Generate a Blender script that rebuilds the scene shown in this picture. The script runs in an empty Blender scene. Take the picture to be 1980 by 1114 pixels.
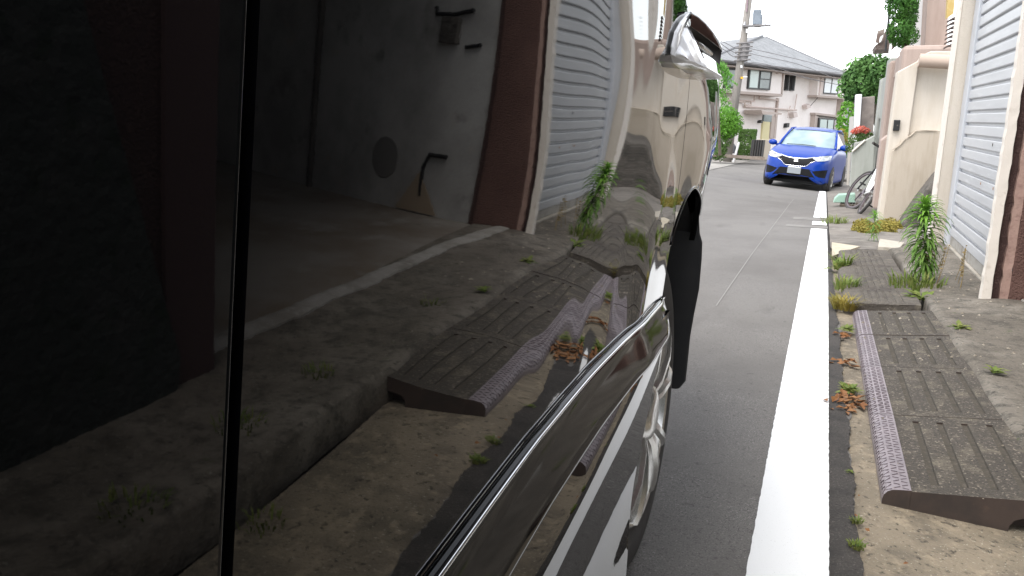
import bpy, bmesh, math, random
import numpy as np
from mathutils import Vector, Matrix
random.seed(7); rng = np.random.default_rng(11)
SC = bpy.context.scene
COL = SC.collection
R = math.radians
# ------------------------------------------------------------------ camera, light, exposure
FPX, PW, PH = 1490.0, 1980.0, 1114.0
CAMH = 0.86
CAM_ROT = Matrix(((0.92887876, -0.09188865, 0.35880457),
                  (0.37019887, 0.19971255, -0.90723078),
                  (0.01170644, 0.97553645, 0.21952582)))
cd = bpy.data.cameras.new('camera'); cam = bpy.data.objects.new('camera', cd); COL.objects.link(cam)
cd.sensor_width = 36.0; cd.lens = FPX / PW * 36.0; cd.clip_start = 0.01; cd.clip_end = 2000
cam.matrix_world = Matrix.Translation((0, 0, CAMH)) @ CAM_ROT.to_4x4()
SC.camera = cam
W = bpy.data.worlds.new('World'); SC.world = W; W.use_nodes = True
wn = W.node_tree.nodes; wl = W.node_tree.links; wn.clear()
wo = wn.new('ShaderNodeOutputWorld'); bg = wn.new('ShaderNodeBackground'); sky = wn.new('ShaderNodeTexSky')
hs = wn.new('ShaderNodeHueSaturation'); hs.inputs['Saturation'].default_value = 0.22
SUN_EL, SUN_AZ = R(62), R(200)
sky.sky_type = 'NISHITA'; sky.sun_disc = False; sky.sun_elevation = SUN_EL; sky.sun_rotation = SUN_AZ
sky.air_density = 1.0; sky.dust_density = 1.2; sky.ozone_density = 1.0
wl.new(sky.outputs[0], hs.inputs['Color']); wl.new(hs.outputs[0], bg.inputs['Color']); wl.new(bg.outputs[0], wo.inputs['Surface'])
bg.inputs['Strength'].default_value = 0.15
sd = bpy.data.lights.new('sun', 'SUN'); sd.energy = 0.9; sd.angle = R(25); sd.color = (1, .97, .93)
so = bpy.data.objects.new('sun', sd); COL.objects.link(so)
# the sun stands behind and left of the camera, high, veiled by cloud
sdir = Vector((math.sin(SUN_AZ) * math.cos(SUN_EL), math.cos(SUN_AZ) * math.cos(SUN_EL), math.sin(SUN_EL)))
so.rotation_euler = sdir.to_track_quat('Z', 'Y').to_euler(); so.location = (-6, -12, 20)
VS = SC.view_settings
VS.view_transform = 'Standard'; VS.look = 'None'; VS.gamma = 1.0; VS.use_curve_mapping = False
VS.exposure = 1.8
SC.cycles.max_bounces = 8

# ------------------------------------------------------------------ helpers
RI = CAM_ROT
def ray(x, y):
    v = Vector((x - PW / 2, -(y - PH / 2), -FPX)).normalized()
    return RI @ v
def atY(x, y, Y):
    r = ray(x, y); return Vector((0, 0, CAMH)) + r * (Y / r.y)
def atX(x, y, X):
    r = ray(x, y); return Vector((0, 0, CAMH)) + r * (X / r.x)
PTS = [(-60, .3), (0, 0.0), (1.5, -.008), (2.45, -.02), (3.8, -.06), (5.9, -.13), (9.1, -.28), (13, -.49), (21, -.95), (26, -1.12), (46, -1.72), (60, -2.0), (400, -5)]
PX_, PZ_ = [p[0] for p in PTS], [p[1] for p in PTS]
def gz(Y): return float(np.interp(Y, PX_, PZ_))
def sst(a, b, x):
    t = min(1, max(0, (x - a) / (b - a))); return t * t * (3 - 2 * t)
def G(X, Y):
    return gz(Y) + .085 * sst(8, 17, Y) * min(4, max(0, .15 - X))
def hit(x, y, off=0.0):
    r = ray(x, y); lo, hi = .1, 400.
    for _ in range(60):
        m = (lo + hi) / 2; p = Vector((0, 0, CAMH)) + r * m
        if p.z - G(p.x, p.y) - off > 0: lo = m
        else: hi = m
    return Vector((0, 0, CAMH)) + r * lo

ORG = {}
class MB:
    def __init__(s): s.v = []; s.f = []; s.m = []; s.smooth = False
    def add(s, vs, fs, m=0):
        n = len(s.v); s.v += [tuple(v) for v in vs]; s.f += [tuple(i + n for i in f) for f in fs]; s.m += [m] * len(fs); return s
    def box(s, x0, x1, y0, y1, z0, z1, m=0):
        return s.add([(x, y, z) for z in (z0, z1) for y in (y0, y1) for x in (x0, x1)],
                     [(0, 2, 3, 1), (4, 5, 7, 6), (0, 1, 5, 4), (2, 6, 7, 3), (0, 4, 6, 2), (1, 3, 7, 5)], m)
    def prism(s, pts, d, m=0):          # polygon (3D points) swept along vector d
        pts = [Vector(p) for p in pts]; d = Vector(d); n = len(pts)
        nr = Vector((0, 0, 0))
        for i in range(n): nr += pts[i].cross(pts[(i + 1) % n])
        if nr.dot(d) > 0: pts.reverse()
        return s.add(pts + [p + d for p in pts], [tuple(range(n)), tuple(range(2 * n - 1, n - 1, -1))] +
                     [(i, i + n, (i + 1) % n + n, (i + 1) % n) for i in range(n)], m)
    def tube(s, pts, r, n=8, m=0, caps=True):
        pts = [Vector(p) for p in pts]; rs = r if isinstance(r, (list, tuple)) else [r] * len(pts)
        vs = []; up = Vector((0.13, 0.31, 1)).normalized(); a = None
        for i, p in enumerate(pts):
            t = (pts[min(i + 1, len(pts) - 1)] - pts[max(i - 1, 0)]).normalized()
            if a is None: a = t.cross(up if abs(t.dot(up)) < .95 else Vector((1, 0, 0))).normalized()
            else: a = (a - t * a.dot(t)).normalized()
            b = t.cross(a)
            vs += [p + (a * math.cos(2 * math.pi * k / n) + b * math.sin(2 * math.pi * k / n)) * rs[i] for k in range(n)]
        fs = [(i * n + k, i * n + (k + 1) % n, (i + 1) * n + (k + 1) % n, (i + 1) * n + k) for i in range(len(pts) - 1) for k in range(n)]
        if caps: fs += [tuple(range(n - 1, -1, -1)), tuple(range((len(pts) - 1) * n, len(pts) * n))]
        return s.add(vs, fs, m)
    def lathe(s, c, ax, prof, n=32, m=0, closed=False):   # prof: (axial, radius)
        c = Vector(c); ax = Vector(ax).normalized(); a = ax.orthogonal().normalized(); b = ax.cross(a); vs = []
        for (t, r) in prof:
            vs += [c + ax * t + (a * math.cos(2 * math.pi * k / n) + b * math.sin(2 * math.pi * k / n)) * r for k in range(n)]
        L = len(prof); fs = [(i * n + k, i * n + (k + 1) % n, ((i + 1) % L) * n + (k + 1) % n, ((i + 1) % L) * n + k) for i in range(L if closed else L - 1) for k in range(n)]
        return s.add(vs, fs, m)
    def grid(s, rows, m=0, flip=False):      # rows of points
        nr, nc = len(rows), len(rows[0]); vs = [p for r in rows for p in r]
        fs = [(i * nc + j, i * nc + j + 1, (i + 1) * nc + j + 1, (i + 1) * nc + j) for i in range(nr - 1) for j in range(nc - 1)]
        if flip: fs = [f[::-1] for f in fs]
        return s.add(vs, fs, m)
    def build(s, name, mats, parent=None, org=None, smooth=None, bevel=0, seg=2, auto=None):
        me = bpy.data.meshes.new(name); V = np.array(s.v, float)
        if parent is not None: o0 = np.array(ORG.get(parent.as_pointer(), (0, 0, 0)), float)
        elif org is not None: o0 = np.array(org, float)
        else: o0 = np.array([V[:, 0].mean(), V[:, 1].mean(), V[:, 2].min()])
        V = V - o0
        me.from_pydata(V.tolist(), [], s.f)
        mats = mats if isinstance(mats, (list, tuple)) else [mats]
        for k in mats: me.materials.append(k)
        if len(mats) > 1: me.polygons.foreach_set('material_index', s.m)
        sm = s.smooth if smooth is None else smooth
        if sm: me.polygons.foreach_set('use_smooth', [True] * len(me.polygons))
        me.update()
        if auto: me.set_sharp_from_angle(angle=R(auto))
        o = bpy.data.objects.new(name, me); COL.objects.link(o)
        if parent is not None: o.parent = parent; ORG[o.as_pointer()] = tuple(o0)
        else: o.location = o0; ORG[o.as_pointer()] = tuple(o0)
        if bevel:
            b = o.modifiers.new('bevel', 'BEVEL'); b.width = bevel; b.segments = seg; b.limit_method = 'ANGLE'; b.angle_limit = R(35)
        return o
def tag(o, label, cat, group=None):
    o['label'] = label; o['category'] = cat
    if group: o['group'] = group
    return o
def thing(name, label, cat, loc, group=None):
    o = bpy.data.objects.new(name, None); COL.objects.link(o); o.location = loc; o.empty_display_size = .1
    ORG[o.as_pointer()] = tuple(loc); return tag(o, label, cat, group)
def struct(o): o['kind'] = 'structure'; return o
def poly(px, Y, th):     # polygon drawn on a plane Y, thickness th going away from the viewer
    return MB().prism([atY(x, y, Y) for x, y in px], (0, th, 0))

# ------------------------------------------------------------------ materials
def lin(c): return tuple(((v / 255) / 12.92 if v <= 10 else (((v / 255) + .055) / 1.055) ** 2.4) for v in c)
def mat(name, col, rough=.7, metal=0.0, noise=(), bump=None, spec=None, ior=None, coat=0):
    """noise: list of (scale, colour, lo, hi, detail) overlays mixed by a noise mask; bump: (scale, strength, distance)"""
    m = bpy.data.materials.new(name); m.use_nodes = True; nt = m.node_tree; N = nt.nodes; L = nt.links
    b = N['Principled BSDF']; b.inputs['Roughness'].default_value = rough; b.inputs['Metallic'].default_value = metal
    if spec is not None: b.inputs['Specular IOR Level'].default_value = spec
    if ior: b.inputs['IOR'].default_value = ior
    if coat: b.inputs['Coat Weight'].default_value = coat; b.inputs['Coat Roughness'].default_value = .03
    b.inputs['Base Color'].default_value = (*col, 1)
    if noise or bump:
        tc = N.new('ShaderNodeTexCoord'); prev = None
        geo = N.new('ShaderNodeNewGeometry')
        for (sc, c2, lo, hi, *ex) in noise:
            mp = N.new('ShaderNodeMapping'); L.new(geo.outputs['Position'], mp.inputs[0])
            if len(ex) > 1: mp.inputs['Scale'].default_value = ex[1]
            nz = N.new('ShaderNodeTexNoise'); nz.inputs['Scale'].default_value = sc; nz.inputs['Detail'].default_value = ex[0] if ex else 5; nz.inputs['Roughness'].default_value = .62
            L.new(mp.outputs[0], nz.inputs['Vector'])
            cr = N.new('ShaderNodeMapRange'); cr.inputs['From Min'].default_value = lo; cr.inputs['From Max'].default_value = hi
            L.new(nz.outputs['Fac'], cr.inputs['Value'])
            mx = N.new('ShaderNodeMix'); mx.data_type = 'RGBA'
            L.new(cr.outputs['Result'], mx.inputs['Factor'])
            if prev: L.new(prev, mx.inputs['A'])
            else: mx.inputs['A'].default_value = (*col, 1)
            mx.inputs['B'].default_value = (*c2, 1); prev = mx.outputs['Result']
        if prev: L.new(prev, b.inputs['Base Color'])
        if bump:
            nz = N.new('ShaderNodeTexNoise'); nz.inputs['Scale'].default_value = bump[0]; nz.inputs['Detail'].default_value = 6
            L.new(geo.outputs['Position'], nz.inputs['Vector'])
            bp = N.new('ShaderNodeBump'); bp.inputs['Strength'].default_value = bump[1]; bp.inputs['Distance'].default_value = bump[2] if len(bump) > 2 else .01
            L.new(nz.outputs['Fac'], bp.inputs['Height']); L.new(bp.outputs[0], b.inputs['Normal'])
    return m
V3 = lambda a: (a, a, a)
M = {}
M['asphalt'] = mat('asphalt', (.145, .135, .125), .85, noise=[(230, (.28, .262, .243), .56, .7, 2), (300, (.03, .028, .026), .55, .68, 2), (1.3, (.114, .105, .096), .4, .65), (.45, (.152, .142, .13), .5, .68), (60, (.07, .064, .058), .58, .72), (4, (.1, .092, .084), .58, .75, 5, (1, .25, 1))], bump=(300, .5, .004))
M['asphalt_edge'] = mat('asphalt_edge', (.045, .039, .034), .9, noise=[(200, (.12, .108, .095), .55, .75, 2), (9, (.028, .025, .022), .45, .65), (120, (.015, .013, .012), .58, .7)], bump=(160, .7, .006))
M['ground'] = mat('ground', (.12, .11, .1), .9, noise=[(.3, (.08, .08, .07), .4, .6)])
M['paint'] = mat('white_paint', (.78, .78, .77), .6, noise=[(60, (.6, .6, .58), .68, .8, 4), (420, (.5, .5, .48), .66, .74, 2)], bump=(250, .25, .003))
M['gutter'] = mat('gutter_concrete', (.225, .185, .132), .9, noise=[(2.2, (.10, .085, .062), .42, .64), (8, (.115, .096, .072), .47, .68), (22, (.3, .245, .17), .52, .7), (45, (.055, .045, .033), .57, .7), (90, (.04, .033, .025), .6, .72), (150, (.4, .36, .28), .63, .74, 2)], bump=(120, .8, .006))
M['apron'] = mat('apron_concrete', (.13, .111, .088), .92, noise=[(2.2, (.24, .215, .18), .45, .75), (6, (.075, .064, .05), .46, .72), (17, (.05, .044, .034), .5, .72), (55, (.035, .031, .024), .55, .72), (14, (.055, .07, .022), .66, .75), (140, (.28, .26, .22), .62, .75, 2)], bump=(90, .6, .005))
M['walk'] = mat('walk_concrete', (.17, .15, .13), .92, noise=[(2.0, (.09, .08, .068), .45, .65), (10, (.22, .2, .17), .5, .7), (40, (.07, .065, .055), .6, .75)], bump=(90, .7, .006))
M['lane'] = mat('lane_concrete', (.27, .25, .225), .9, noise=[(1.5, (.19, .18, .165), .4, .65), (.4, (.32, .3, .27), .5, .7)], bump=(60, .3, .005))
M['ramp'] = mat('ramp_aggregate', (.054, .045, .035), .85, noise=[(4, (.06, .05, .04), .45, .62), (11, (.13, .11, .08), .52, .68), (120, (.23, .195, .15), .56, .68, 3), (210, (.02, .016, .013), .55, .68, 2)], bump=(160, .9, .004))
M['groove'] = mat('ramp_groove', (.06, .05, .037), .9, noise=[(90, (.12, .1, .075), .55, .7), (30, (.035, .03, .022), .5, .7)], bump=(140, .6, .004))
M['rampside'] = mat('ramp_side', (.05, .034, .027), .7, noise=[(12, (.033, .024, .02), .45, .65), (50, (.07, .045, .033), .6, .75)], bump=(150, .2, .002))
M['nosing'] = mat('steel_nosing', (.27, .23, .24), .5, .35, noise=[(9, (.21, .18, .19), .45, .65), (25, (.165, .135, .14), .55, .72), (90, (.16, .11, .09), .62, .75)], bump=(90, .15, .002))
M['nosedark'] = mat('steel_tread', (.13, .105, .115), .5, .4)
M['block'] = mat('old_block', (.085, .072, .058), .92, noise=[(130, (.2, .18, .15), .58, .7, 2), (6, (.06, .05, .042), .45, .65), (20, (.14, .12, .09), .55, .7)], bump=(120, .9, .006))
M['cream'] = mat('cream_stucco', (.52, .47, .405), .88, noise=[(3, (.47, .415, .345), .45, .65, 6, (3, 3, .5)), (150, (.45, .4, .335), .55, .7, 2), (1.2, (.54, .485, .415), .5, .7), (6, (.4, .34, .27), .62, .8, 6, (4, 4, .35))], bump=(220, .45, .004))
M['creamold'] = mat('cream_dado', (.40, .345, .28), .9, noise=[(4, (.33, .28, .215), .45, .65, 6, (3, 3, .4)), (2, (.22, .18, .13), .6, .8, 6), (150, (.34, .3, .24), .55, .7, 2)], bump=(200, .4, .004))
M['whitejamb'] = mat('white_jamb_paint', (.66, .6, .53), .7, noise=[(14, (.5, .44, .37), .58, .72), (4, (.3, .25, .2), .68, .78)], bump=(120, .3, .003))
M['brown'] = mat('brown_stucco', (.105, .052, .04), .85, noise=[(40, (.078, .038, .03), .45, .65), (3, (.13, .068, .053), .5, .7), (110, (.2, .13, .105), .68, .78, 2)], bump=(110, 1.0, .012))
M['browndark'] = mat('brown_dark', (.05, .025, .021), .85, noise=[(60, (.09, .05, .04), .55, .7)], bump=(120, .8, .008))
M['pinktrim'] = mat('pink_trim', (.33, .215, .175), .85, noise=[(30, (.24, .145, .12), .5, .68), (70, (.5, .42, .36), .7, .78)], bump=(90, .5, .006))
M['pink'] = mat('pink_stucco', (.36, .28, .24), .88, noise=[(2.5, (.3, .23, .195), .45, .65, 6, (3, 3, .5)), (120, (.3, .23, .195), .55, .7, 2)], bump=(160, .4, .004))
M['greywall'] = mat('grey_green_wall', (.31, .32, .29), .88, noise=[(2.5, (.26, .27, .24), .45, .65, 6, (3, 3, .5)), (1, (.36, .36, .33), .5, .7)], bump=(120, .3, .004))
M['palewall'] = mat('pale_wall', (.6, .6, .6), .85, noise=[(2.5, (.52, .52, .53), .45, .65, 6, (3, 3, .5))], bump=(120, .3, .004))
M['garwall'] = mat('garage_concrete', (.5, .49, .47), .9, noise=[(1.6, (.34, .33, .315), .42, .62), (4, (.2, .19, .175), .58, .75), (2.3, (.5, .38, .27), .6, .78)], bump=(40, .4, .006))
M['garfloor'] = mat('garage_floor', (.24, .215, .185), .8, noise=[(1.4, (.17, .135, .1), .42, .62), (3.5, (.3, .28, .25), .55, .72), (9, (.06, .055, .05), .66, .78)], bump=(40, .3, .004))
M['stone'] = mat('dark_stone', (.105, .093, .08), .92, noise=[(8, (.06, .055, .047), .45, .65), (20, (.16, .145, .125), .55, .7)], bump=(40, 1.0, .012))
M['shutter'] = mat('shutter_aluminium', (.45, .452, .462), .45, .15, noise=[(3, (.40, .402, .412), .45, .65, 5, (4, .3, 4)), (9, (.5, .502, .51), .55, .7, 4, (5, .4, 5))], bump=(400, .1, .001))
M['rail'] = mat('shutter_rail', (.49, .505, .535), .4, .2, noise=[(6, (.43, .445, .47), .45, .65)])
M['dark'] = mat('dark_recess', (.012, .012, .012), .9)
M['rust'] = mat('rust_spot', (.35, .17, .07), .9)
M['black'] = mat('black_plastic', (.012, .012, .013), .45)
M['rubber'] = mat('tyre_rubber', (.045, .041, .038), .8, noise=[(40, (.062, .056, .05), .5, .7)], bump=(160, .2, .002))
M['flap'] = mat('flap_rubber', (.009, .009, .01), .55, noise=[(30, (.016, .015, .015), .5, .7)])
M['chrome'] = mat('chrome', (.85, .85, .86), .04, 1.0)
M['alloy'] = mat('alloy_silver', (.62, .61, .58), .22, .9, noise=[(60, (.5, .49, .46), .5, .75)])
M['flatblack'] = mat('flat_black', (.007, .007, .008), .7, spec=.2)
M['glass'] = mat('dark_glass', (.01, .012, .013), .03, ior=1.5)
M['leafgreen'] = None
def leafmat(name, c1, c2, c3=None, sc=9, trans=.25):
    m = mat(name, c1, .6, noise=[(sc, c2, .4, .62, 3)] + ([(sc * 2.3, c3, .58, .72, 3)] if c3 else []))
    b = m.node_tree.nodes['Principled BSDF']; b.inputs['Subsurface Weight'].default_value = 0
    b.inputs['Specular IOR Level'].default_value = .25
    N = m.node_tree.nodes; L = m.node_tree.links
    tr = N.new('ShaderNodeBsdfTranslucent'); mx = N.new('ShaderNodeMixShader'); mx.inputs[0].default_value = trans
    src = b.inputs['Base Color'].links[0].from_socket
    L.new(src, tr.inputs[0]); out = N['Material Output']; L.new(b.outputs[0], mx.inputs[1]); L.new(tr.outputs[0], mx.inputs[2]); L.new(mx.outputs[0], out.inputs[0])
    return m
M['weed'] = leafmat('weed_leaf', (.105, .2, .038), (.17, .28, .06), (.06, .125, .028), 14)
M['weedtop'] = leafmat('weed_top_leaf', (.15, .31, .04), (.2, .38, .055), None, 14)
M['grass'] = leafmat('grass_blade', (.12, .18, .035), (.2, .22, .06), (.07, .13, .03), 20)
M['dryplant'] = leafmat('yellow_groundcover', (.3, .24, .055), (.22, .2, .04), (.38, .29, .08), 16)
M['drystem'] = leafmat('dry_stem', (.3, .22, .1), (.2, .15, .07), None, 16)
M['deadleaf'] = leafmat('dead_leaf', (.19, .08, .03), (.28, .14, .06), (.09, .045, .025), 22, .1)
M['hedge'] = leafmat('hedge_leaf', (.085, .22, .02), (.13, .3, .035), (.04, .12, .012), 3)
M['hedge2'] = leafmat('trimmed_leaf', (.07, .13, .03), (.11, .19, .05), (.035, .07, .015), 5)
M['treeleaf'] = leafmat('tree_leaf', (.045, .11, .025), (.08, .17, .04), (.02, .055, .012), 3)
M['conifer'] = leafmat('conifer_leaf', (.04, .12, .02), (.07, .18, .03), (.015, .05, .01), 6)
M['fern'] = leafmat('frond_leaf', (.12, .3, .05), (.18, .38, .08), None, 4)
M['bark'] = mat('bark', (.09, .07, .05), .9, noise=[(20, (.05, .04, .03), .4, .6)], bump=(40, .6, .01))
M['flower'] = leafmat('azalea_petal', (.55, .1, .07), (.62, .2, .14), (.42, .04, .07), 16)
# car paint
M['mould'] = mat('satin_moulding', (.004, .004, .0045), .06, ior=1.36)
M['carblack'] = mat('black_car_paint', (.002, .002, .0024), .016, ior=1.46, bump=(300, .0025, .001))
M['skywhite'] = mat('sky_white_chrome', (.86, .86, .87), .12, coat=.5)  # white base colour stands for bright sky mirrored in the handle's chrome
M['carblue'] = mat('blue_car_paint', (.001, .033, .25), .35, .0, coat=.18, spec=.25)

# ------------------------------------------------------------------ the ground
def sheet(name, xs, ys, zf, m, smooth=True):
    mb = MB(); mb.grid([[(x, y, zf(x, y)) for x in xs] for y in ys])
    o = mb.build(name, m, org=(0, 0, 0), smooth=smooth)
    return struct(o)
fr = lambda a, b, n: [a + (b - a) * i / (n - 1) for i in range(n)]
YS = fr(-6, 9, 46) + fr(9.5, 26, 34) + fr(27, 60, 20)
sheet('ground', [-400, -120, -40, -15, -8, -4, -2, 0, 2, 4, 8, 15, 40, 120, 400],
      [-80, -40, -20, -6, 0, 4, 8, 10, 12, 14, 16, 18, 22, 26, 32, 40, 50, 60, 90, 150, 250, 420], lambda x, y: G(x, y) - .06 - (.05 if y > 24 or y < 6 else 0), M['ground'])
kx = lambda Y: float(np.interp(Y, [-6, 1.4, 2.2, 3.3, 6, 9, 21], [.15, .146, .142, .138, .122, .125, .175]))
rows = []
for y in fr(-6, 1, 15) + fr(1.02, 5, 120) + fr(5.1, 50, 150):
    e = kx(y) + .012 * math.sin(y * 3.1) * math.cos(y * 7.7) + random.uniform(-.006, .006)
    rows.append([(x, y, G(x, y)) for x in (-4.2, -3, -2.2, -1.4, -.8, -.4, 0.0)] + [(.105, y, G(.1, y)), (e, y, G(.1, y) - .004)])
struct(MB().grid(rows).build('road', M['asphalt'], org=(0, 0, 0), smooth=True))
# darker seam of asphalt laid against the gutter
mb = MB()
rows = []
for y in fr(-1, 5, 420) + fr(5.1, 20, 80):
    e = kx(y) + random.uniform(-.004, .004) + .004 * math.sin(y * 17); a = float(np.interp(y, [1.44, 2.5, 3.8, 6, 9.6, 21], [.086, .089, .095, .102, .111, .154]))
    rows.append([(a - .004, y, G(0, y) + .002), (a + .02, y, G(0, y) + .004), (e, y, G(0, y) + .002)])
struct(mb.grid(rows).build('asphalt_seam', M['asphalt_edge'], org=(0, 0, 0), smooth=True))
lineR = lambda y: float(np.interp(y, [1.44, 2.5, 3.8, 6, 9.6, 21], [.086, .089, .095, .102, .111, .154]))
def band(y0, y1, n, name='white_line'):
    rows = []
    for i, y in enumerate(fr(y0, y1, n)):
        j = random.uniform(-.0009, .0009); k = random.uniform(-.0009, .0009)
        rows.append([(lineR(y) - .15 + j, y, G(0, y) + .005), (lineR(y) - .07, y, G(0, y) + .006), (lineR(y) + k, y, G(0, y) + .005)])
    struct(MB().grid(rows).build(name, M['paint'], org=(0, 0, 0), smooth=True))
band(-3, 8.45, 900); band(8.95, 9.5, 20); band(10.15, 21.3, 90)
# repaired slots across the line
mb = MB()
for y0, y1, x0 in ((8.5, 8.85, -.30), (9.62, 10.05, -.26)):
    mb.grid([[(x, y + .05 * x, G(x, y) + .003) for x in fr(x0, .14, 6)] for y in (y0 + .08, y1)])
struct(mb.build('road_patch', mat('patch_mortar', (.19, .18, .165), .9, noise=[(8, (.14, .132, .124), .45, .65)]), org=(0, 0, 0)))
# pale scored line running up the road
a, b = hit(1385, 592), hit(1534, 386)
rows = []
for i in range(60):
    t = i / 59; p = a.lerp(b, t); w = .0028
    rows.append([(p.x - w, p.y, G(p.x, p.y) + .003), (p.x + w, p.y, G(p.x, p.y) + .003)])
struct(MB().grid(rows).build('road_score_line', mat('score', (.23, .22, .205), .8), org=(0, 0, 0)))
# gutter, falling away from the road
struct(MB().grid([[(kx(y) - .02, y, gz(y) - .012), (kx(y) + .02, y, gz(y) - .006), (.3, y, gz(y) - .014), (.45, y, gz(y) - .022), (.545, y, gz(y) - .028)]
                  for y in fr(-6, 6.6, 90)]).build('gutter', M['gutter'], org=(0, 0, 0), smooth=True))
# driveway apron with its kerb face
def apr(x, y):
    k = gz(y) + .066 * (1 - sst(6.2, 6.9, y)) + .012
    far = .05 * sst(.9, -.5, y) + .03 if y < 4.2 else .0
    if y > 6.4: far = gz(y) + .16 * (1 - sst(6.4, 8, y)) + .02
    t = sst(.54, .92, x)
    n = .003 * math.sin(x * 23 + y * 7) * math.cos(y * 11 - x * 5)
    return k + (far - k) * t + (n if x > .56 else 0)
rows = []
for y in fr(-4, 6.9, 130):
    w = .004 * math.sin(y * 9.3) + random.uniform(-.0015, .0015)
    w += .036 * (1 - sst(1.8, 1.86, y)); rows.append([(.535 + w, y, gz(y) - .05), (.537 + w, y, apr(.54, y) - .012), (.555 + w, y, apr(.54, y))] + [(x, y, apr(x, y)) for x in fr(.60, 1.16, 22)])
struct(MB().grid(rows).build('driveway_apron', M['apron'], org=(0, 0, 0), smooth=True))
# pavement strip further on
struct(MB().grid([[(x + (kx(y) - .115 if x < .2 else 0), y, gz(y) + .012 + .006 * math.sin(5 * y + 9 * x) + (.02 if x > .3 else 0)) for x in (.118, .2, .4, .6, .8, 1.4, 2.6)] for y in fr(6.55, 34, 120)]).build('pavement', M['walk'], org=(0, 0, 0), smooth=True))
# side lane and junction
struct(MB().grid([[(x, y, G(x, y) + .006) for x in (-30, -22, -16, -12, -9, -7, -5.4, -4.2, -3.35)] for y in fr(24, 49, 30)]).build('side_lane', M['lane'], org=(0, 0, 0), smooth=True))
MK = MB()
p = [hit(*q, .016) for q in ((1608, 473), (1662, 481), (1640, 489), (1609, 500))]
o = MB().prism([(q.x, q.y, q.z) for q in p], (0, 0, .02)).build('concrete_slab', mat('pale_slab', (.42, .37, .28), .85, noise=[(20, (.33, .28, .2), .5, .7)]))
tag(o, 'cream concrete slab at the far end of the old grooved kerb blocks beside the white line', 'slab')
o = MB().prism([hit(*q, .03) for q in ((1700, 468), (1748, 476), (1738, 487), (1697, 484))], (0, 0, .03)).build('drain_cover', mat('pale_cover', (.4, .36, .3), .85, noise=[(20, (.28, .25, .2), .5, .7)]), bevel=.004)
tag(o, 'pale broken drain cover at the foot of the dark stone slope', 'drain cover')

# ------------------------------------------------------------------ kerb ramps (four speckled plates with a steel nose)
def ramp_piece(y0, y1, label):
    root = thing('kerb_ramp', label, 'kerb ramp', (.38, (y0 + y1) / 2, gz((y0 + y1) / 2) - .02), 'grooved kerb ramps with a steel nose')
    zb = lambda x, y: gz(y) - .03 - .05 * max(0, x - .2)
    zt = lambda x: .034 + (x - .262) * .105
    def prof(gro):
        pts = [(.262, None), (.262, zt(.262))]
        if gro:
            for gx in (.315, .375, .435, .495):
                pts += [(gx - .0085, zt(gx - .0085)), (gx - .007, zt(gx) - .005), (gx + .007, zt(gx) - .005), (gx + .0085, zt(gx + .0085))]
        pts += [(.545, zt(.545)), (.545, None)]
        return pts
    mb = MB()
    def seg(a, b, gro, notch=False):
        pf = prof(gro)
        if notch: pf = pf[:-1] + [(.545, .018), (.485, .014), (.47, .006), (.462, -.01), (.46, None)]
        n = len(pf); vs = []
        for y in (a, b):
            for x, z in pf: vs.append((x, y, gz(y) + z if z is not None else zb(x, y)))
        fs = [tuple(range(n)), tuple(range(2 * n - 1, n - 1, -1))]; ms = [1, 1]
        mb.add(vs, fs, 1)
        for i in range(n):
            j = (i + 1) % n
            g = 2 if (gro and 2 <= i < n - 3 and (i - 1) % 4 in (1, 2, 3)) else (0 if 1 <= i < n - 2 and pf[i][1] is not None and pf[j][1] is not None and (not notch or i < 2) else 1)
            mb.add([vs[i], vs[i + n], vs[j + n], vs[j]], [(0, 1, 2, 3)], g)
    first = y0 < 1.9
    seg(y0, y0 + .045, False, first); seg(y0 + .045, y1 - .045, True); seg(y1 - .045, y1, False)
    mb.build('plate', [M['ramp'], M['rampside'], M['groove']], root)
    # steel nose: rounded edge and flat top
    sec = [(.203, -.03), (.203, .004), (.206, .016), (.213, .0255), (.223, .031), (.24, .0338), (.2615, .0362)]
    mb = MB(); n = len(sec)
    rows = [[(x, y, gz(y) + z) for x, z in sec] for y in (y0, y1)]
    mb.grid(rows, flip=True)
    for y, fl in ((y0, 1), (y1, 0)):
        f = [(x, y, gz(y) + z) for x, z in sec] + [(.2615, y, gz(y) - .03)]
        mb.add(f if fl else f[::-1], [tuple(range(len(f)))], 2)
    # raised tread bars
    k = 0; y = y0 + .008
    while y < y1 - .008:
        for ci, (x, z, nx, nz) in enumerate(((.2505, .0352, -.1, 1), (.2335, .033, -.2, 1), (.2165, .0275, -.6, .8), (.2065, .017, -.9, .4))):
            ang = R(28) if (k + ci) % 2 else R(-28)
            nv = Vector((nx, 0, nz)).normalized(); tx = Vector((nv.z, 0, -nv.x)); ty = Vector((0, 1, 0))
            d = (tx * math.cos(ang) + ty * math.sin(ang)); e = nv.cross(d)
            c = Vector((x, y + (.007 if ci % 2 else 0), gz(y) + z)); hl, hw, hh = .0070, .0011, .0010
            vs = [c + d * (sx * hl) + e * (sy * hw) + nv * (hz) for hz in (-.001, hh) for sx, sy in ((-1, -1), (1, -1), (1, 1), (-1, 1))]
            mb.add(vs, [(4, 5, 6, 7), (0, 1, 5, 4), (1, 2, 6, 5), (2, 3, 7, 6), (3, 0, 4, 7)], 1)
        k += 1; y += .0185
    mb.build('nosing', [M['nosing'], M['nosedark'], M['rampside']], root)
    return root
ramp_piece(1.862, 2.386, 'nearest grooved kerb ramp, its dark end face and drain notch showing')
ramp_piece(2.39, 2.918, 'second grooved steel-nosed kerb ramp from the camera, with brown leaves lying along its nose')
ramp_piece(2.921, 3.412, 'third grooved steel-nosed kerb ramp, just short of the open black joint')
ramp_piece(3.424, 3.93, 'farthest steel-nosed kerb ramp, butting against the old concrete blocks')

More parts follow.
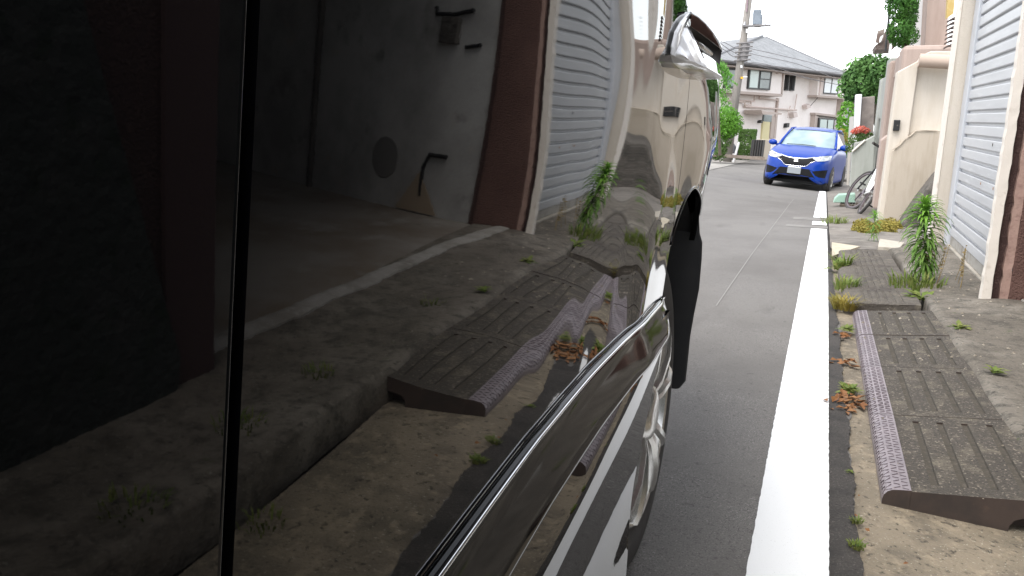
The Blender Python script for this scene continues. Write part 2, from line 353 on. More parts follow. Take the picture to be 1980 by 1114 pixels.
# older concrete kerb blocks behind
def block_piece(y0, y1, i, label):
    root = thing('kerb_block', label, 'kerb block', (.34, (y0 + y1) / 2, gz(y0) - .04), 'old grooved concrete kerb blocks')
    L = .165 + .006 * math.sin(i * 2.3)
    sec = [(L, -.03), (L, .018), (L + .006, .034), (L + .02, .046), (L + .045, .052), (.27, .056)]
    for gx in np.arange(.255, .45, .034):
        sec += [(gx - .0075, None), (gx - .006, -1), (gx + .006, -1), (gx + .0075, None)]
    sec += [(.50, .07), (.50, -.05)]
    zt = lambda x: .054 + (x - .22) * .055
    sec = sorted([(x, (zt(x) if z is None else zt(x) - .005 if z == -1 else z)) for x, z in sec[5:-1]], key=lambda t: t[0])
    sec = [(L, -.03), (L, .018), (L + .006, .034), (L + .02, .046), (L + .045, .051)] + sec + [(.50, -.05)]
    mb = MB(); n = len(sec); m_ = 14; rows = []
    for k in range(m_):
        y = y0 + (y1 - y0) * k / (m_ - 1)
        dip = -.004 if k in (0, m_ - 1) else 0
        rows.append([(x + random.uniform(-.0012, .0012), y + random.uniform(-.003, .003), gz(y) + z + (dip if z > .03 else 0) + random.uniform(-.0012, .0012) + (.005 if (k in (0, 1, m_ - 2, m_ - 1) and 5 < j < n - 2 and z < zt(x) - .003) else 0)) for j, (x, z) in enumerate(sec)])
    mb.grid(rows, flip=True)
    mb.add(rows[0], [tuple(range(n))]); mb.add(rows[-1][::-1], [tuple(range(n))])
    mb.build('block', M['block'], root, smooth=False)
for i, (a, b, l) in enumerate(((4.02, 4.43, 'nearest old concrete kerb block, its broken dark end facing the camera'),
                               (4.435, 4.86, 'second old grooved concrete kerb block, level with the foot of the tall weed'),
                               (4.865, 5.3, 'third old grooved concrete kerb block, middle of the row of five'),
                               (5.305, 5.75, 'fourth old grooved concrete kerb block, second from the cream slab'),
                               (5.755, 6.2, 'farthest old grooved concrete kerb block, next to the cream slab'))):
    block_piece(a, b, i, l)

# ------------------------------------------------------------------ shuttered garage
g = thing('roller_shutter', 'pale grey aluminium roller shutter with ribbed slats between brown wall and cream pillar', 'shutter', (.9, 5.2, 0))
mb = MB(); SL = .0772; z = .07; rows = []
prof = []
while z < 1.88:
    prof += [(.893, z + .0), (.884, z + .003), (.8815, z + .008), (.8815, z + .055), (.883, z + .0595), (.899, z + .0615), (.899, z + .0771)]; z += SL
mb.grid([[(x, y, zz) for x, zz in prof] for y in (4.235, 6.12)], flip=True)
mb.build('slats', M['shutter'], g)
MB().box(.886, .905, 4.235, 6.12, .008, .073).build('bottom_bar', mat('bottom_bar', (.3, .28, .25), .7, noise=[(8, (.2, .18, .15), .45, .65)]), g, bevel=.003)
MB().box(.868, .93, 6.12, 6.30, -.1, 1.955).build('guide_rail', M['rail'], g, bevel=.003)
MB().box(.876, .93, 4.215, 4.235, .0, 1.955).build('guide_rail', M['rail'], g)
for q, s in (((1919, 280), .010), ((1896, 355), .009), ((1920, 365), .009)):
    c = atX(*q, .88)
    MB().lathe((.8805, c.y, c.z), (-1, 0, 0), [(0, s), (.0012, s * .8), (.002, s * .25)], 10).build('rust_patch', M['rust'] if s < .0095 else M['stone'], g)
tag(MB().box(.868, .9, 4.24, 6.3, -.12, .006).build('door_sill', mat('sill_concrete', (.36, .33, .28), .85, noise=[(9, (.24, .21, .17), .45, .65)])), 'pale concrete sill along the foot of the roller shutter', 'sill')
# pillar beyond the shutter
gp = thing('garage_pillar', 'cream stucco pillar at the far side of the roller shutter', 'pillar', (.85, 6.6, -.15))
MB().box(.79, 1.2, 6.315, 6.52, -.25, 2.2).build('shaft', M['cream'], gp, bevel=.008)
MB().box(.784, .792, 6.309, 6.53, -.2, 2.203).build('highlight_face', M['whitejamb'], gp)  # highlight on the pillar's front face, put into a lighter colour
o = tag(MB().box(.80, 1.1, 4.25, 6.3, 1.96, 2.2).build('garage_lintel', M['cream'], bevel=.01), 'cream lintel over the roller shutter, above the picture', 'lintel')
# brown end wall
bw = thing('brown_wall', 'dark brown stucco wall end with flaking white and pink edge strips beside the shutter', 'wall', (1.0, 4.25, -.03))
def strip(name, x0, x1, y0, y1, m, amp=.003, z0=-.06, z1=2.2, n=60):
    mb = MB(); rows = []
    for i in range(n):
        z = z0 + (z1 - z0) * i / (n - 1); a = random.uniform(-amp, amp); b = random.uniform(-amp, amp)
        rows.append([(x0 + a, y1, z), (x0 + a, y0, z), (x1 + b, y0 + b * .4, z), (x1 + b, y1, z)])
    mb.grid(rows); return mb.build(name, m, bw, smooth=False)
strip('white_edge', .772, .81, 4.19, 4.25, M['whitejamb'])
strip('dark_edge', .81, .848, 4.235, 4.30, M['browndark'], .004)
strip('pink_edge', .848, .885, 4.205, 4.30, M['pinktrim'], .004)
mb = MB(); mb.box(.885, 1.17, 4.2, 4.34, -.08, 2.2); mb.build('panel', M['brown'], bw, bevel=.006)
MB().box(1.17, 1.2, 4.215, 4.36, -.08, 3.3).build('dark_corner', M['browndark'], bw)
# open garage beside it (seen in the paint of the black car)
gi = thing('open_garage', 'dim open concrete garage with stained walls, reflected in the black paintwork', 'garage', (2.4, 3.2, 0))
def wall2(a, b, t, z0=-.05, z1=3.35, name='wall', m=None):
    a, b = Vector((*a, 0)), Vector((*b, 0)); d = (b - a).normalized(); nrm = Vector((d.y, -d.x, 0)) * t
    return MB().prism([(a.x, a.y, z0), (b.x, b.y, z0), (b.x, b.y, z1), (a.x, a.y, z1)], nrm).build(name, m or M['garwall'], gi)
wall2((1.19, 4.23), (4.2, 5.25), -.15, name='side_wall')
wall2((4.2, 5.25), (4.7, .3), -.15, name='back_wall')
wall2((4.7, .3), (1.12, 1.6), -.15, name='side_wall')
MB().prism([(1.0, 4.2, 3.36), (4.3, 5.4, 3.36), (4.9, .2, 3.36), (1.0, .9, 3.36)], (0, 0, .15)).build('ceiling', M['garwall'], gi)
MB().prism([(1.0, 4.19, .02), (4.25, 5.35, .02), (4.8, .25, .02), (1.17, .9, .02)], (0, 0, -.12)).build('floor_slab', M['garfloor'], gi)
rows = []
for y in fr(1.55, 4.19, 60):
    w = .006 * math.sin(y * 11) + random.uniform(-.006, .006); X = float(np.interp(y, [1.5, 1.9, 2.46, 3.14, 3.9, 4.2], [1.12, 1.11, 1.09, 1.035, .975, .93])); rows.append([(X + w, y, .012), (X + .004 + w, y, .036), (X + .07, y, .04), (X + .095 + w * .7, y, .036), (X + .1 + w * .7, y, .008)])
MB().grid(rows).build('threshold', mat('threshold_concrete', (.33, .31, .28), .85, noise=[(6, (.22, .2, .17), .45, .65), (40, (.4, .38, .35), .55, .7)], bump=(60, .5, .006)), gi)
def on_side(t, z, off=.012):
    a, b = Vector((1.19, 4.23, 0)), Vector((4.2, 5.25, 0)); d = (b - a).normalized(); p = a.lerp(b, t); nn = Vector((d.y, -d.x, 0))
    return Vector((p.x, p.y, z)) + nn * off, d, nn
def wallbox(name, t, z, w, h, th, m):
    p, d, nn = on_side(t, z, 0)
    return MB().prism([p - d * w / 2 - Vector((0, 0, h / 2)), p + d * w / 2 - Vector((0, 0, h / 2)), p + d * w / 2 + Vector((0, 0, h / 2)), p - d * w / 2 + Vector((0, 0, h / 2))], nn * th).build(name, m, gi, bevel=.004)
wallbox('switch_box', .115, 1.11, .13, .15, .04, M['stone'])
p, d, nn = on_side(.118, 1.20); MB().tube([p - d * .16 + Vector((0, 0, .03)), p - d * .02, p + d * .12 + Vector((0, 0, .0)), p + d * .13 + Vector((0, 0, .04))], .012, 6).build('cable', M['dark'], gi)
p, d, nn = on_side(.066, 1.02); MB().tube([p - d * .08 + Vector((0, 0, .02)), p + d * .03], .011, 6).build('cable', M['dark'], gi)
p, d, nn = on_side(.25, .32, 0); MB().lathe(p, nn, [(0, .13), (.006, .125), (.008, 0)], 28).build('drain_plate', mat('plate_dull', (.2, .19, .18), .8), gi)
p, d, nn = on_side(.50, .0); MB().tube([p + Vector((0, 0, .02)), p + Vector((0, 0, 3.3))], .025, 8).build('wall_pipe', M['stone'], gi)
p, d, nn = on_side(.115, .38); MB().tube([p - d * .12, p + d * .02, p + d * .06 + Vector((0, 0, -.08)), p + d * .05 + Vector((0, 0, -.25))], .014, 6).build('cable', M['dark'], gi)
p, d, nn = on_side(.14, 0); MB().prism([p + Vector((0, 0, .03)) - d * .2, p + Vector((0, 0, .03)) + d * .18, p + Vector((0, 0, .27)) + d * .0], nn * .004).build('bare_patch', mat('bare_patch', (.36, .28, .2), .9), gi)
# pier on the near side of the open garage and mossy wall before it
np_ = thing('maroon_pier', 'maroon pier at the near side of the open garage, dim in the black paint', 'pier', (1.1, 1.3, 0))
MB().box(1.04, 1.2, 1.45, 1.64, -.05, 3.3).build('shaft', mat('maroon_stucco', (.075, .042, .04), .9, bump=(110, .3, .005)), np_)
MB().box(1.055, 1.2, .6, 1.45, -.05, 3.3).build('return_face', M['browndark'], np_)
tag(MB().box(.95, 1.2, .62, 4.18, 3.36, 3.9).build('garage_lintel', M['brown'], bevel=.01), 'brown lintel over the open garage, above the picture', 'lintel')
o = MB().prism([(1.02, -3, -.05), (1.02, 1.46, -.05), (1.02, 1.48, .117), (1.02, 1.2, .94), (1.02, 1.0, 1.55), (1.02, -3, 1.55)], (.3, 0, 0)).build('mossy_wall', mat('mossy_wall', (.035, .04, .034), .92, noise=[(6, (.055, .055, .05), .5, .68), (14, (.015, .025, .012), .55, .7)], bump=(30, .8, .015)))
tag(o, 'dark mossy retaining wall with a slanting end before the maroon pier', 'wall')

# shape of the car flank: cubic spline offsets in hundredths of a millimetre
CU = [1236,1438,1638,1837,2036,2234,2430,2623,2814,3001,3185,3366,3544,3721,3895,4069,4242,4413,4585,4756,4927,5098,5269,5441,5612,1177,1379,1581,1782,1983,2184,2383,2578,2770,2959,3145,3326,3505,3681,3857,4031,4204,4376,4548,4720,4891,5061,5232,5404,5575,1115,1320,1523,1726,1929,2134,2336,2534,2728,2918,3105,3287,3465,3641,3818,3993,4166,4339,4511,4684,4855,5025,5195,5367,5538,1048,1256,1463,1670,1876,2084,2290,2491,2686,2878,3066,3248,3425,3602,3779,3955,4129,4302,4476,4649,4820,4989,5159,5330,5500,973,1184,1397,1610,1823,2032,2240,2445,2645,2838,3023,3204,3384,3562,3738,3914,4091,4267,4440,4611,4783,4954,5123,5290,5457,884,1098,1313,1529,1745,1959,2171,2380,2584,2779,2963,3143,3322,3500,3679,3857,4036,4214,4389,4561,4733,4903,5071,5237,5403,777,992,1208,1425,1643,1860,2077,2291,2500,2698,2880,3057,3235,3417,3600,3783,3966,4146,4322,4496,4667,4837,5004,5169,5334,654,867,1082,1299,1517,1736,1956,2175,2391,2594,2770,2943,3125,3313,3503,3693,3880,4063,4242,4416,4587,4756,4922,5086,5250,514,725,937,1152,1369,1588,1807,2026,2249,2458,2626,2801,2993,3192,3393,3590,3783,3969,4148,4323,4493,4660,4825,4988,5150,362,568,776,987,1202,1418,1633,1843,2068,2283,2460,2645,2851,3064,3275,3480,3677,3864,4044,4218,4386,4551,4714,4875,5035,201,402,604,809,1020,1235,1452,1646,1868,2087,2273,2481,2706,2934,3155,3366,3564,3751,3929,4100,4266,4428,4588,4747,4904,39,232,427,623,824,1031,1248,1441,1681,1906,2110,2336,2574,2809,3036,3249,3445,3629,3803,3970,4133,4292,4449,4604,4759,-118,67,253,441,634,835,1049,1248,1514,1743,1964,2204,2449,2685,2911,3123,3315,3493,3662,3826,3986,4142,4296,4448,4600,-265,-88,90,272,459,658,879,1087,1351,1570,1804,2063,2317,2545,2766,2976,3163,3338,3506,3669,3826,3980,4130,4279,4427,-396,-228,-57,118,300,493,707,919,1166,1406,1648,1912,2166,2381,2590,2787,2980,3165,3338,3501,3657,3807,3954,4099,4243,-510,-350,-188,-20,158,350,563,790,1017,1254,1501,1772,2024,2234,2434,2631,2822,3002,3171,3329,3481,3627,3769,3909,4048,-604,-455,-303,-146,20,199,394,604,852,1115,1372,1641,1874,2093,2302,2500,2683,2849,3006,3156,3300,3440,3577,3712,3845,-677,-540,-402,-259,-110,50,223,425,685,945,1224,1514,1752,1975,2184,2373,2540,2692,2837,2978,3115,3249,3380,3508,3635,-729,-605,-481,-355,-223,-77,100,373,561,772,1067,1373,1621,1838,2037,2214,2372,2519,2660,2795,2927,3055,3179,3301,3421,-759,-647,-537,-429,-322,-210,-79,187,406,595,920,1247,1491,1709,1908,2078,2221,2353,2483,2612,2739,2861,2978,3091,3203,-769,-666,-566,-472,-382,-291,-184,75,228,428,763,1105,1358,1586,1790,1954,2066,2182,2308,2434,2555,2670,2778,2882,2982,-765,-666,-572,-486,-407,-326,-231,-127,43,268,604,969,1233,1457,1659,1818,1905,2018,2145,2267,2381,2485,2582,2672,2760,-758,-658,-565,-484,-421,-371,-317,-253,-159,153,491,836,1117,1347,1536,1679,1778,1895,2013,2121,2219,2308,2388,2463,2534,-763,-656,-556,-472,-416,-395,-398,-357,-192,107,429,746,1024,1255,1439,1589,1710,1814,1907,1991,2066,2133,2194,2249,2302,-800,-680,-564,-462,-394,-399,-499,-452,-211,87,389,682,947,1169,1340,1495,1635,1726,1797,1857,1909,1953,1991,2026,2058,-888,-756,-622,-488,-364,-283,-373,-330,-167,85,354,614,854,1059,1205,1348,1499,1594,1657,1702,1734,1757,1774,1786,1797,-1040,-905,-770,-639,-525,-449,-422,-285,-171,65,306,521,713,889,1049,1197,1332,1427,1486,1521,1537,1541,1537,1527,1514,-1249,-1115,-985,-866,-770,-704,-629,-475,-294,10,243,416,563,724,903,1051,1169,1251,1299,1320,1320,1304,1277,1243,1206,-1497,-1361,-1230,-1107,-995,-887,-778,-671,-489,-91,150,297,423,581,772,908,1006,1069,1101,1103,1083,1045,994,935,871,-1764,-1622,-1485,-1354,-1228,-1099,-966,-831,-637,-284,-25,148,287,440,621,750,835,881,892,873,829,766,687,599,506,-2032,-1880,-1733,-1592,-1457,-1318,-1158,-966,-732,-440,-183,18,183,338,487,597,664,689,677,632,560,466,356,236,111,-2291,-2121,-1956,-1796,-1639,-1477,-1295,-1076,-817,-542,-288,-74,104,254,378,462,503,500,457,380,274,146,1,-155,-317,-2533,-2341,-2152,-1964,-1775,-1578,-1364,-1124,-861,-593,-345,-129,49,189,289,343,351,313,233,118,-27,-196,-381,-577,-779,-2762,-2544,-2327,-2108,-1885,-1653,-1408,-1147,-877,-611,-366,-154,17,141,215,237,206,127,4,-157,-348,-561,-792,-1032,-1278,-2984,-2739,-2493,-2243,-1986,-1722,-1447,-1166,-884,-613,-368,-160,1,107,153,138,65,-63,-236,-448,-690,-954,-1234,-1523,-1816,-3209,-2938,-2664,-2384,-2097,-1802,-1499,-1194,-895,-614,-365,-159,-8,81,97,42,-81,-261,-491,-760,-1059,-1378,-1711,-2051,-2395,-3445,-3151,-2852,-2547,-2232,-1907,-1576,-1245,-924,-627,-369,-164,-20,53,39,-62,-237,-477,-768,-1100,-1460,-1838,-2227,-2621,-3016,-3702,-3388,-3070,-2742,-2402,-2052,-1693,-1333,-984,-664,-392,-186,-51,12,-35,-182,-413,-715,-1073,-1472,-1897,-2338,-2785,-3233,-3680,-3986,-3658,-3323,-2979,-2621,-2248,-1864,-1473,-1089,-735,-439,-231,-120,-77,-148,-334,-616,-981,-1410,-1881,-2376,-2881,-3386,-3887,-4385,-4299,-3962,-3618,-3264,-2895,-2508,-2103,-1683,-1259,-855,-511,-278,-189,-200,-299,-512,-841,-1272,-1779,-2331,-2899,-3468,-4029,-4580,-5124,-4641,-4300,-3954,-3598,-3227,-2837,-2424,-1986,-1526,-1062,-644,-347,-270,-335,-450,-684,-1067,-1580,-2181,-2822,-3468,-4099,-4709,-5303,-5888,-5008,-4668,-4325,-3974,-3611,-3232,-2831,-2399,-1928,-1421,-934,-531,-424,-489,-574,-824,-1278,-1899,-2617,-3361,-4083,-4767,-5416,-6043,-6659,-5391,-5056,-4719,-4378,-4031,-3674,-3301,-2905,-2470,-1970,-1413,-778,-495,-510,-620,-921,-1485,-2245,-3100,-3954,-4740,-5458,-6130,-6778,-7415,-5783,-5453,-5123,-4792,-4460,-4124,-3781,-3427,-3047,-2591,-1879,-976,-646,-686,-801,-1104,-1769,-2661,-3643,-4594,-5412,-6137,-6818,-7477,-8131,-6178,-5852,-5527,-5202,-4877,-4549,-4215,-3865,-3477,-3005,-2375,-1698,-1348,-1293,-1341,-1609,-2277,-3191,-4205,-5187,-6015,-6747,-7439,-8113,-8783,-6570,-6246,-5923,-5600,-5276,-4948,-4610,-4251,-3857,-3404,-2889,-2398,-2092,-1999,-2074,-2378,-2981,-3805,-4735,-5661,-6498,-7259,-7978,-8675,-9365,-6960,-6637,-6314,-5991,-5665,-5333,-4992,-4634,-4253,-3845,-3430,-3065,-2830,-2763,-2873,-3190,-3732,-4455,-5282,-6133,-6950,-7723,-8461,-9179,-9887,-7348,-7026,-6703,-6379,-6052,-5721,-5382,-5036,-4681,-4325,-3991,-3717,-3552,-3528,-3665,-3980,-4472,-5113,-5850,-6631,-7413,-8177,-8921,-9650,-10370,-7738,-7416,-7094,-6771,-6446,-6119,-5790,-5462,-5138,-4831,-4561,-4357,-4249,-4266,-4423,-4731,-5185,-5763,-6432,-7153,-7896,-8641,-9379,-10109,-10833,-8132,-7812,-7492,-7172,-6852,-6533,-6218,-5910,-5618,-5354,-5134,-4983,-4921,-4969,-5141,-5442,-5867,-6400,-7017,-7692,-8399,-9120,-9846,-10570,-11292,-8532,-8215,-7899,-7583,-7270,-6962,-6662,-6376,-6113,-5885,-5706,-5595,-5568,-5641,-5823,-6118,-6522,-7023,-7602,-8240,-8916,-9615,-10326,-11041,-11757,-8938,-8625,-8313,-8003,-7699,-7403,-7120,-6855,-6618,-6420,-6274,-6194,-6194,-6286,-6476,-6768,-7156,-7633,-8184,-8793,-9444,-10123,-10818,-11523,-12231,-9349,-9039,-8732,-8429,-8134,-7851,-7585,-7341,-7129,-6958,-6840,-6786,-6808,-6915,-7112,-7401,-7778,-8236,-8764,-9349,-9977,-10637,-11319,-12013,-12714]
CL = [1415,1251,1092,941,795,649,576,620,750,878,909,806,660,423,80,-360,-860,-1376,-1876,-2354,-2821,1526,1345,1169,999,835,672,575,587,687,802,851,778,631,394,56,-372,-852,-1342,-1816,-2272,-2717,1637,1440,1246,1058,874,696,574,553,623,725,792,750,603,364,31,-385,-843,-1307,-1756,-2189,-2613,1748,1534,1323,1116,914,719,574,520,560,648,734,722,575,335,6,-398,-835,-1273,-1697,-2107,-2508,1859,1628,1400,1175,953,743,574,486,497,571,674,695,547,305,-19,-410,-826,-1238,-1637,-2024,-2404,1970,1722,1477,1234,994,767,574,453,433,493,613,668,518,276,-44,-423,-817,-1203,-1577,-1941,-2300,2081,1817,1554,1293,1035,792,574,420,370,415,548,640,490,246,-70,-436,-808,-1168,-1517,-1859,-2196,2192,1911,1631,1353,1078,817,576,388,306,336,480,612,462,216,-95,-448,-798,-1132,-1458,-1776,-2092,2303,2005,1709,1413,1121,843,578,357,243,256,409,584,434,186,-122,-461,-787,-1097,-1397,-1694,-1988,2414,2100,1786,1473,1165,869,580,326,179,175,334,555,406,155,-148,-473,-776,-1060,-1337,-1611,-1883,2525,2194,1864,1534,1209,896,584,297,116,95,255,523,379,124,-176,-485,-764,-1024,-1277,-1528,-1779,2636,2288,1941,1595,1254,923,590,269,52,15,174,489,354,93,-204,-497,-752,-986,-1216,-1445,-1675,2747,2383,2019,1656,1299,951,596,243,-11,-65,89,450,330,62,-233,-508,-738,-949,-1155,-1363,-1571,2859,2477,2097,1718,1345,980,603,218,-74,-143,2,404,309,30,-263,-519,-724,-910,-1094,-1280,-1467,2970,2572,2175,1779,1390,1008,612,196,-138,-221,-87,348,292,-3,-295,-529,-709,-871,-1032,-1197,-1364,3081,2667,2253,1841,1436,1037,622,177,-200,-296,-175,280,278,-35,-328,-538,-692,-831,-970,-1114,-1260,3192,2761,2331,1903,1482,1066,633,160,-263,-370,-261,195,272,-66,-362,-546,-675,-791,-908,-1031,-1157,3304,2856,2409,1965,1527,1094,644,146,-324,-441,-342,89,255,-87,-396,-553,-656,-750,-846,-948,-1053,3415,2951,2487,2027,1573,1123,657,135,-383,-510,-417,-21,209,-105,-428,-558,-636,-708,-783,-865,-950,3526,3046,2566,2089,1618,1151,669,127,-440,-576,-487,-123,146,-119,-456,-561,-615,-665,-720,-781,-847,3638,3141,2644,2151,1663,1179,682,121,-493,-640,-555,-219,66,-133,-479,-562,-593,-622,-656,-698,-744,3749,3236,2723,2213,1708,1207,694,118,-542,-700,-622,-311,-31,-152,-497,-562,-569,-578,-593,-615,-642,3860,3331,2802,2275,1753,1233,705,117,-585,-754,-685,-400,-138,-182,-510,-559,-545,-533,-528,-532,-539,3972,3426,2881,2337,1797,1260,714,116,-624,-805,-744,-485,-248,-224,-518,-552,-519,-488,-464,-448,-437,4083,3521,2959,2399,1841,1285,723,114,-660,-855,-796,-569,-358,-274,-519,-542,-492,-442,-399,-365,-335,4194,3616,3038,2461,1885,1310,729,110,-689,-905,-844,-654,-468,-336,-514,-528,-463,-395,-334,-281,-233,4306,3712,3117,2523,1929,1335,734,101,-715,-958,-890,-740,-578,-409,-509,-512,-434,-347,-269,-198,-131,4417,3807,3196,2585,1973,1359,738,86,-739,-1018,-943,-829,-690,-494,-504,-496,-403,-299,-203,-115,-29,4529,3902,3276,2647,2016,1382,740,66,-759,-1076,-1006,-921,-806,-593,-505,-479,-371,-250,-137,-31,72,4640,3998,3355,2709,2060,1404,740,44,-775,-1126,-1074,-1017,-924,-702,-518,-462,-338,-201,-71,52,173,4751,4093,3434,2771,2103,1426,739,20,-789,-1171,-1147,-1114,-1040,-812,-544,-447,-304,-151,-5,136,274,4863,4189,3513,2833,2146,1448,736,-5,-802,-1212,-1223,-1214,-1153,-915,-577,-433,-269,-100,62,220,376,4974,4284,3593,2895,2189,1469,733,-30,-815,-1250,-1301,-1316,-1263,-1013,-616,-420,-234,-49,129,303,476,5085,4380,3672,2957,2231,1489,728,-54,-827,-1286,-1381,-1418,-1372,-1106,-659,-408,-198,2,195,387,577,5196,4475,3751,3019,2274,1510,723,-79,-839,-1320,-1461,-1522,-1479,-1197,-705,-397,-161,53,262,470,678,5308,4571,3830,3081,2317,1530,718,-102,-852,-1354,-1543,-1626,-1585,-1286,-753,-387,-125,105,329,554,779,5419,4666,3910,3143,2359,1550,713,-126,-865,-1387,-1624,-1730,-1691,-1373,-802,-378,-88,157,396,637,879,5530,4762,3989,3205,2402,1570,707,-149,-877,-1420,-1706,-1835,-1796,-1460,-851,-369,-51,209,463,721,980,5641,4857,4068,3267,2445,1590,701,-172,-890,-1453,-1787,-1939,-1902,-1547,-900,-360,-15,261,530,804,1081]

# ------------------------------------------------------------------ the black car (its flank fills the left of the picture)
class Spl:
    def __init__(s, y0, y1, ny, z0, z1, nz, x0, c):
        s.y0, s.z0, s.hy, s.hz, s.ny, s.nz, s.x0 = y0, z0, (y1 - y0) / ny, (z1 - z0) / nz, ny, nz, x0
        s.c = np.array(c, float).reshape(ny + 3, nz + 3) * 1e-5
    def ev(s, Y, Z):
        a = np.clip((Y - s.y0) / s.hy, 0, s.ny - 1e-6); b = np.clip((Z - s.z0) / s.hz, 0, s.nz - 1e-6)
        i = a.astype(int); j = b.astype(int); u = a - i; v = b - j
        B = lambda t: np.array([(1 - t) ** 3, 3 * t ** 3 - 6 * t ** 2 + 4, -3 * t ** 3 + 3 * t ** 2 + 3 * t + 1, t ** 3]) / 6
        bu, bv = B(u), B(v); r = np.full(Y.shape, s.x0)
        for p in range(4):
            for q in range(4): r = r + bu[p] * bv[q] * s.c[i + p, j + q]
        return r
SU = Spl(0.0, 2.0, 50, .45, 1.2, 22, -.2, CU)
SLo = Spl(0.0, 1.4, 36, .1, .7, 18, -.195, CL)
def flank(Y, Z):
    Y = np.asarray(Y, float); Z = np.asarray(Z, float)
    Yc = np.clip(Y, .02, 1.76)
    x = SU.ev(Yc, Z)
    e = np.clip(Y - 1.76, 0, 1); x = x - .14 * e - 1.05 * e ** 2 - 6 * np.clip(Y - 2.0, 0, 1) ** 2   # rear corner rounds away
    f = np.clip(-Y, 0, 9); x = x + .0 * f - .012 * f ** 2
    t = np.clip((Y - 1.42) / .25, 0, 1); t = t * t * (3 - 2 * t)
    x = x - t * .22 * np.clip(.62 - Z, 0, 1) ** 1.3                                                 # bumper tucks in below
    x = x - .55 * np.clip(Z - 1.13, 0, 1) ** 1.5
    return x
def flankL(Y, Z):
    Y = np.asarray(Y, float); Z = np.asarray(Z, float)
    x = SLo.ev(np.clip(Y, .02, 1.38), Z); f = np.clip(-Y, 0, 9); return x - .012 * f ** 2 - .5 * np.clip(.2 - Z, 0, 1) ** 1.2
ARCH = [(.80, .16), (.845, .22), (.92, .295), (1.02, .385), (1.115, .485), (1.18, .575), (1.203, .642), (1.226, .684), (1.27, .713), (1.33, .733), (1.395, .738), (1.47, .723), (1.56, .692), (1.65, .64), (1.73, .56), (1.78, .46), (1.80, .36), (1.80, .2), (1.79, .1)]
def cr(pts, n=10):
    out = []
    P = [np.array(p) for p in pts]
    for i in range(len(P) - 1):
        a, b, c, d = P[max(i - 1, 0)], P[i], P[i + 1], P[min(i + 2, len(P) - 1)]
        for k in range(n):
            t = k / n; out.append(.5 * (2 * b + (c - a) * t + (2 * a - 5 * b + 4 * c - d) * t * t + (3 * b - a - 3 * c + d) * t ** 3))
    return np.array(out + [P[-1]])
AC = cr(ARCH)
YAc = 1.38
def in_arch(Y, Z):       # points inside the wheel opening
    poly_ = np.vstack([AC, [[1.79, -1], [.8, -1]]]); ins = np.zeros(Y.shape, bool); n = len(poly_)
    for i in range(n):
        y1, z1 = poly_[i]; y2, z2 = poly_[(i + 1) % n]
        c = ((z1 > Z) != (z2 > Z)) & (Y < (y2 - y1) * (Z - z1) / (z2 - z1 + 1e-12) + y1); ins ^= c
    return ins
def panel(name, parent, fx, yl, yr, z0, z1, hy, hz, m, cut=False, lip=.012):
    """flank panel: rows of constant z, from yl(z) to yr(z), trimmed by the wheel opening and folded inwards at its edges"""
    nz = max(2, int((z1 - z0) / hz)); zz = np.linspace(z0, z1, nz)
    ny = max(2, int(max(yr(z) - yl(z) for z in zz) / hy))
    T = np.linspace(0, 1, ny)[None, :]; YL = np.array([yl(z) for z in zz])[:, None]; YR = np.array([yr(z) for z in zz])[:, None]
    Y = YL + (YR - YL) * T; Z = np.repeat(zz[:, None], ny, 1)
    keep = np.ones((nz, ny), bool)
    if cut:
        ins = in_arch(Y, Z); keep = ~ins
        # snap the nearest outside vertices on to the opening
        d = np.full(Y.shape, 9.); by = Y.copy(); bz = Z.copy()
        for p in cr(ARCH, 40):
            q = np.hypot(Y - p[0], Z - p[1]); w = q < d; d[w] = q[w]; by[w] = p[0]; bz[w] = p[1]
        near = (d < max(hy, hz) * .75); Y[near] = by[near]; Z[near] = bz[near]; keep |= near
    X = fx(Y, Z)
    idx = np.arange(nz * ny).reshape(nz, ny); fs = []
    for i in range(nz - 1):
        for j in range(ny - 1):
            k = [(i, j), (i, j + 1), (i + 1, j + 1), (i + 1, j)]
            if all(keep[a] for a in k):
                if cut and all(near[a] for a in k): 
                    cy = sum(Y[a] for a in k) / 4; cz = sum(Z[a] for a in k) / 4
                    if in_arch(np.array([cy]), np.array([cz]))[0]: continue
                fs.append(tuple(int(idx[a]) for a in k))
    V = np.stack([X, Y, Z], -1).reshape(-1, 3); used = sorted({v for f in fs for v in f}); mp = {v: i for i, v in enumerate(used)}
    vs = [tuple(V[v]) for v in used]; fs = [tuple(mp[v] for v in f) for f in fs]
    mb = MB(); mb.add(vs, fs)
    ed = {}
    for f in fs:
        for a, b in zip(f, f[1:] + f[:1]): ed[(a, b)] = 1
    bd = [(a, b) for (a, b) in ed if (b, a) not in ed]
    o = mb.build(name, m, parent, smooth=True)
    # folded edges
    vs2 = []; fs2 = []
    for a, b in bd:
        pa, pb = Vector(vs[a]), Vector(vs[b]); n = len(vs2); d = Vector((-lip, 0, 0)); vs2 += [pa, pb, pb + d, pa + d]; fs2.append((n + 1, n, n + 3, n + 2))
    return o, MB().add(vs2, fs2)
car = thing('black_car', 'glossy black car right beside the camera, its flank mirroring the garages', 'car', (-.9, .6, 0))
gap = lambda z: .1905 + (z - .805) * .103
E1, E2 = .0032, .0030
seam = lambda z: 1.212
def edges(name, mb, m): 
    if mb.f: return mb.build(name, m, car_part)
ztop, zm = 1.13, .565
rd, e = panel('rear_door', car, flank, lambda z: gap(z) + E1, lambda z: seam(z) - .0018, zm, ztop, .0045, .0045, M['carblack'], True)
e.build('door_edge', M['carblack'], rd)
fd, e = panel('front_door', car, flank, lambda z: -1.15, lambda z: gap(z) - E1, zm, ztop, .006, .006, M['carblack'])
e.build('door_edge', M['carblack'], fd)
